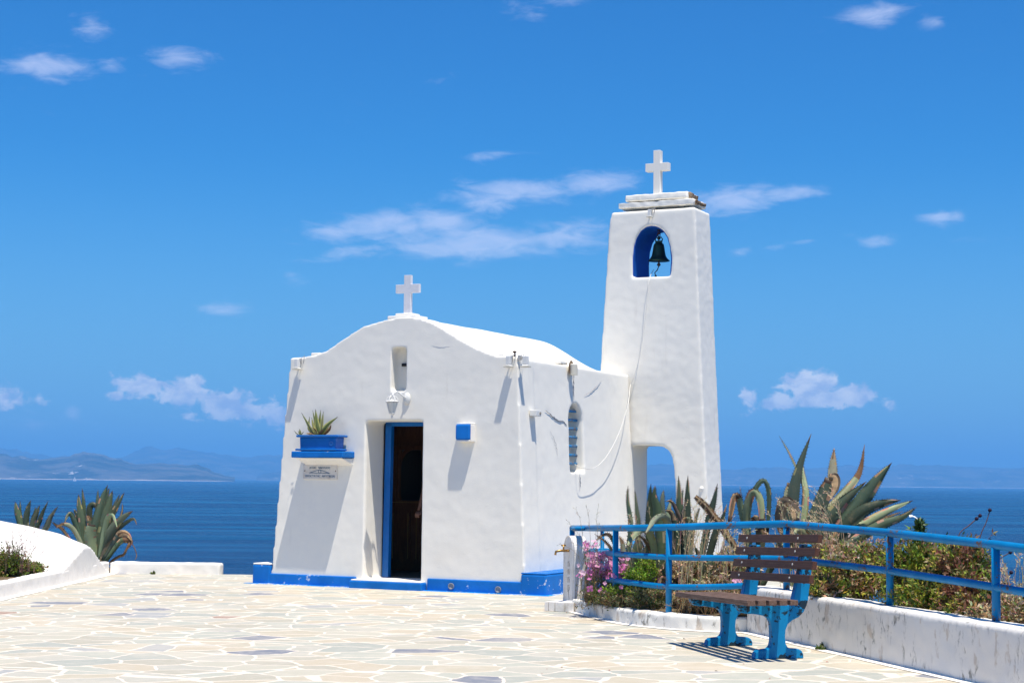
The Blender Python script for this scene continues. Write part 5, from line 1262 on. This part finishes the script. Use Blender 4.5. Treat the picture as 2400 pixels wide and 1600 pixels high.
# pink flowers
def flowers(label, px0, px1, py0, py1, d0, d1, n, seed, dens=None):
    r = random.Random(seed); base = gz((px0 + px1) / 2, (d0 + d1) / 2, .1); o = empty('pink_flowers', base, 0, label, 'flowers', 'pink evening primroses'); fb = MB(); st_ = MB()
    for fi in range(n):
        if fi < 100: fb = MB()
        elif fi == 100: fb = MB()
        px = r.uniform(px0, px1); py = r.uniform(py0, py1); d = r.uniform(d0, d1); c = P(px, py, d)
        s = r.uniform(.017, .032); nn = (Vector((-.3, -1, .5)) + rnd_unit(r) * .9).normalized(); a = nn.orthogonal().normalized(); a = Matrix.Rotation(r.uniform(0, 6), 3, nn) @ a; b2 = nn.cross(a)
        col = r.choice([(.76, .30, .54), (.82, .42, .62), (.68, .20, .46), (.86, .58, .70)])
        for k in range(4):
            an = math.pi / 2 * k; u_ = a * math.cos(an) + b2 * math.sin(an); v_ = -a * math.sin(an) + b2 * math.cos(an); c0 = c - base
            fb.add([c0, c0 + u_ * s * .7 - v_ * s * .55 + nn * s * .35, c0 + u_ * s * 1.15 - v_ * s * .2 + nn * s * .5, c0 + u_ * s * 1.15 + v_ * s * .25 + nn * s * .5, c0 + u_ * s * .7 + v_ * s * .6 + nn * s * .35], [(0, 1, 2, 3, 4)], col)
        fb.add([c - base + nn * .002 + a * s * .25, c - base + nn * .003 + b2 * s * .25, c - base + nn * .002 - a * s * .25, c - base + nn * .003 - b2 * s * .25], [(0, 1, 2, 3)], (.75, .75, .45))
        if fi < 100: fb.build('flower', 'petal', o, fix=False)
        g0 = Vector((c.x + r.uniform(-.06, .06), c.y + r.uniform(-.05, .1), .1)) - base
        st_.tube([g0, g0.lerp(c - base, .6) + Vector((r.uniform(-.02, .02), 0, 0)), c - base], .0018, 4, caps=False, col=(.20, .16, .07))
        for q in range(7):
            p = g0.lerp(c - base, r.random()); leaves_blob(st_, p, (.03, .03, .03), 2, .012, [OL, BR, (.14, .12, .05)], r)
    if n > 100: fb.build('flower_mass', 'petal', o, fix=False)['kind'] = 'stuff'
    st_.build('stems', 'leaf', o, fix=False)
flowers('mass of pink flowers between the fountain and first railing post', 1376, 1440, 1296, 1352, 16.6, 17.1, 130, 1)
flowers('loose group of pink flowers just right of the first railing post', 1443, 1475, 1298, 1350, 16.5, 17.0, 40, 2)
flowers('pink flowers drooping over the fountain top corner', 1370, 1398, 1268, 1290, 16.5, 16.8, 14, 3)
flowers('few scattered pink flowers low behind the bottom rail', 1380, 1560, 1345, 1410, 16.1, 16.6, 18, 4)
flowers('pink flower overlapping the marble side of the fountain', 1352, 1372, 1322, 1362, 16.45, 16.6, 5, 5)
flowers('lone pink flower seen left of the bench back', 1722, 1736, 1352, 1364, 15.9, 16.0, 2, 6)
# weeds
shrub('weed', 'little green weed at the foot of the low wall right of the bench', 'weed', G(1932, 1520), [((G(1932, 1520) + Vector((0, 0, .022))), (.03, .03, .022)), ((G(1922, 1522) + Vector((0, 0, .008))), (.04, .03, .008))], 240, .009, [OL, LG, DG], 21, twigs=4)
shrub('weed', 'tiny weed at the foot of the far low white wall', 'weed', G(360, 1345), [((S(361, 1343, 23.2)), (.03, .03, .018))], 120, .012, [DG, OL, YG], 22, twigs=1)
# fallen petals and dry leaves
r = random.Random(77)
for i in range(26):
    x, y = r.uniform(1200, 2000), r.uniform(1435, 1590)
    if i < 10: x, y = r.uniform(1325, 1365), r.uniform(1428, 1438)
    p = G(x, y); m_ = MB(); s = r.uniform(.008, .02); a = r.uniform(0, 6.28)
    c = r.choice([(.35, .10, .06), (.45, .25, .10), (.10, .07, .04), (.5, .2, .15)])
    m_.add([(s * math.cos(a), s * math.sin(a), .001), (-s * .5 * math.sin(a), s * .5 * math.cos(a), s * .5), (-s * math.cos(a), -s * math.sin(a), .002), (s * .5 * math.sin(a), -s * .5 * math.cos(a), s * .3)], [(0, 1, 2, 3)], c)
    o = m_.build('fallen_leaf', 'grass'); o.location = p + Vector((0, 0, .002))
    tag(o, 'dry reddish leaf lying on the paving by the fountain step' if i < 10 else 'tiny dry leaf lying alone on the plaza paving', 'leaf', 'dry leaves by the fountain step' if i < 10 else 'dry leaves scattered on the paving')

# ------------------------------------------------------------------ boat and gull
bp = P(175, 1117, 5000); bp.z = SEA
bo = empty('sailboat', bp, .3, 'tiny white sailboat on the sea before the left hills', 'sailboat')
m_ = MB(); m_.prism([(-5, 1.2), (5.5, 1.5), (4, -.3), (-4.5, -.3)], -1.4, 1.4); m_.build('hull', 'sail', bo)
m_ = MB(); m_.tube([(0, 0, 1), (0, 0, 14)], .12, 6); m_.build('mast', 'wire', bo)
m_ = MB(); m_.prism([(-4.5, 2.2), (-.2, 2.2), (-.2, 13.5)], -.04, .04); m_.prism([(.3, 2), (5, 2), (.3, 12.5)], -.04, .04); m_.build('sail', 'sail', bo)
gp = P(2136, 1209, 60)
go = empty('seagull', gp, R(20), 'white gull gliding low over the sea right of the big agave', 'bird')
m_ = MB(); k = 60 / FPX
wing = catmull([Vector((12 * k, .1, -5 * k)), Vector((6 * k, 0, -1.2 * k)), Vector((0, 0, 1 * k)), Vector((-3 * k, 0, .6 * k))], 10)
bod = [(-.26, .002), (-.2, .03), (-.08, .055), (.05, .05), (.16, .03), (.22, .012), (.28, .004)]
m_.tube([(a_ * .7 - .03, 0, 0) for a_, _ in bod], [b_ for _, b_ in bod], 10)
for sg in (1, -1):
    tips = [(0, 0), (.10, .02), (.22, -.03), (.34, -.10)]
    for (x0, z0), (x1, z1_) in zip(tips, tips[1:]):
        w0, w1 = .07 - x0 * .15, .07 - x1 * .15
        m_.add([(-w0, sg * x0, z0), (w0, sg * x0, z0 + .004), (w1, sg * x1, z1_ + .004), (-w1, sg * x1, z1_), (-w0, sg * x0, z0 - .008), (w0, sg * x0, z0 - .004), (w1, sg * x1, z1_ - .004), (-w1, sg * x1, z1_ - .008)], [(0, 1, 2, 3), (4, 7, 6, 5), (0, 3, 7, 4), (1, 5, 6, 2)])
m_.build('body', 'gull', go, smooth=True); go.rotation_euler = (R(15), R(-10), R(60))

# ------------------------------------------------------------------ person inside the doorway
TPZ = 1.15; up_, _ = LF(985, 1200, TPZ)
per = empty('person', WL(up_ + .26, TPZ, .095), RZ, 'person in light top and dark trousers standing inside the chapel, mostly hidden by the jamb', 'person')
def skin(name, joints, edges, m, parent, sub=2):
    me = bpy.data.meshes.new(name); me.from_pydata([j[0] for j in joints], edges, []); o = bpy.data.objects.new(name, me); COL.objects.link(o); o.parent = parent
    o.modifiers.new('skin', 'SKIN'); o.modifiers.new('sub', 'SUBSURF').levels = sub; o.modifiers['sub'].render_levels = sub
    for i, j in enumerate(joints): me.skin_vertices[0].data[i].radius = (j[1], j[1] * (j[2] if len(j) > 2 else 1)); 
    me.skin_vertices[0].data[0].use_root = True
    bake(o); o.data.materials.clear(); o.data.materials.append(M[m]); o.data.polygons.foreach_set('use_smooth', [True] * len(o.data.polygons)); return o
J = [((0, 0, .86), .11), ((0, 0, 1.08), .10), ((0, 0, 1.30), .115), ((0, -.01, 1.40), .045), ((0, -.02, 1.49), .07), ((0, -.02, 1.60), .072),
     ((-.17, 0, 1.34), .042), ((-.22, .02, 1.08), .034), ((-.20, -.12, .88), .024), ((-.19, -.17, .82), .020),
     ((.17, 0, 1.34), .042), ((.22, .02, 1.08), .034), ((.20, -.12, .88), .024), ((.19, -.17, .82), .020),
     ((-.09, 0, .80), .075), ((-.09, -.01, .46), .052), ((-.10, .02, .09), .034), ((-.11, -.10, .03), .026),
     ((.09, 0, .80), .075), ((.09, -.01, .46), .052), ((.10, .02, .09), .034), ((.11, -.10, .03), .026)]
E = [(0, 1), (1, 2), (2, 3), (3, 4), (4, 5), (2, 6), (6, 7), (7, 8), (8, 9), (2, 10), (10, 11), (11, 12), (12, 13), (0, 14), (14, 15), (15, 16), (16, 17), (0, 18), (18, 19), (19, 20), (20, 21)]
body = skin('body', J, E, 'skin', per)
skin('top', [((0, 0, .80), .125), ((0, 0, 1.08), .113), ((0, 0, 1.31), .122), ((-.17, 0, 1.34), .052), ((-.20, .01, 1.20), .047), ((.17, 0, 1.34), .052), ((.20, .01, 1.20), .047)], [(0, 1), (1, 2), (2, 3), (3, 4), (2, 5), (5, 6)], 'shirt', per)
skin('trousers', [((0, 0, .84), .115), ((-.09, 0, .78), .085), ((-.09, -.01, .46), .062), ((-.10, .02, .10), .048), ((.09, 0, .78), .085), ((.09, -.01, .46), .062), ((.10, .02, .10), .048)], [(0, 1), (1, 2), (2, 3), (0, 4), (4, 5), (5, 6)], 'trouser', per)
m_ = MB(); m_.lathe([(.02, -.08), (.082, -.04), (.088, .02), (.07, .065), (.02, .085)], (0, .005, 1.60), 18); m_.build('hair', 'hair', per, smooth=True)
for sg in (-1, 1):
    for k in range(5):
        bx = sg * .19 + (k - 2) * .012; m_ = None
fg = MB()
for sg in (-1, 1):
    for k in range(4): x = sg * .19 + (k - 1.5) * .015; fg.tube([(x, -.18, .81), (x, -.21, .77 - .004 * (k % 2)), (x, -.20, .735)], [.009, .008, .006], 6)
    fg.tube([(sg * .165, -.16, .82), (sg * .145, -.19, .79), (sg * .15, -.21, .77)], [.009, .008, .006], 6)
fg.build('fingers', 'skin', per, smooth=True)
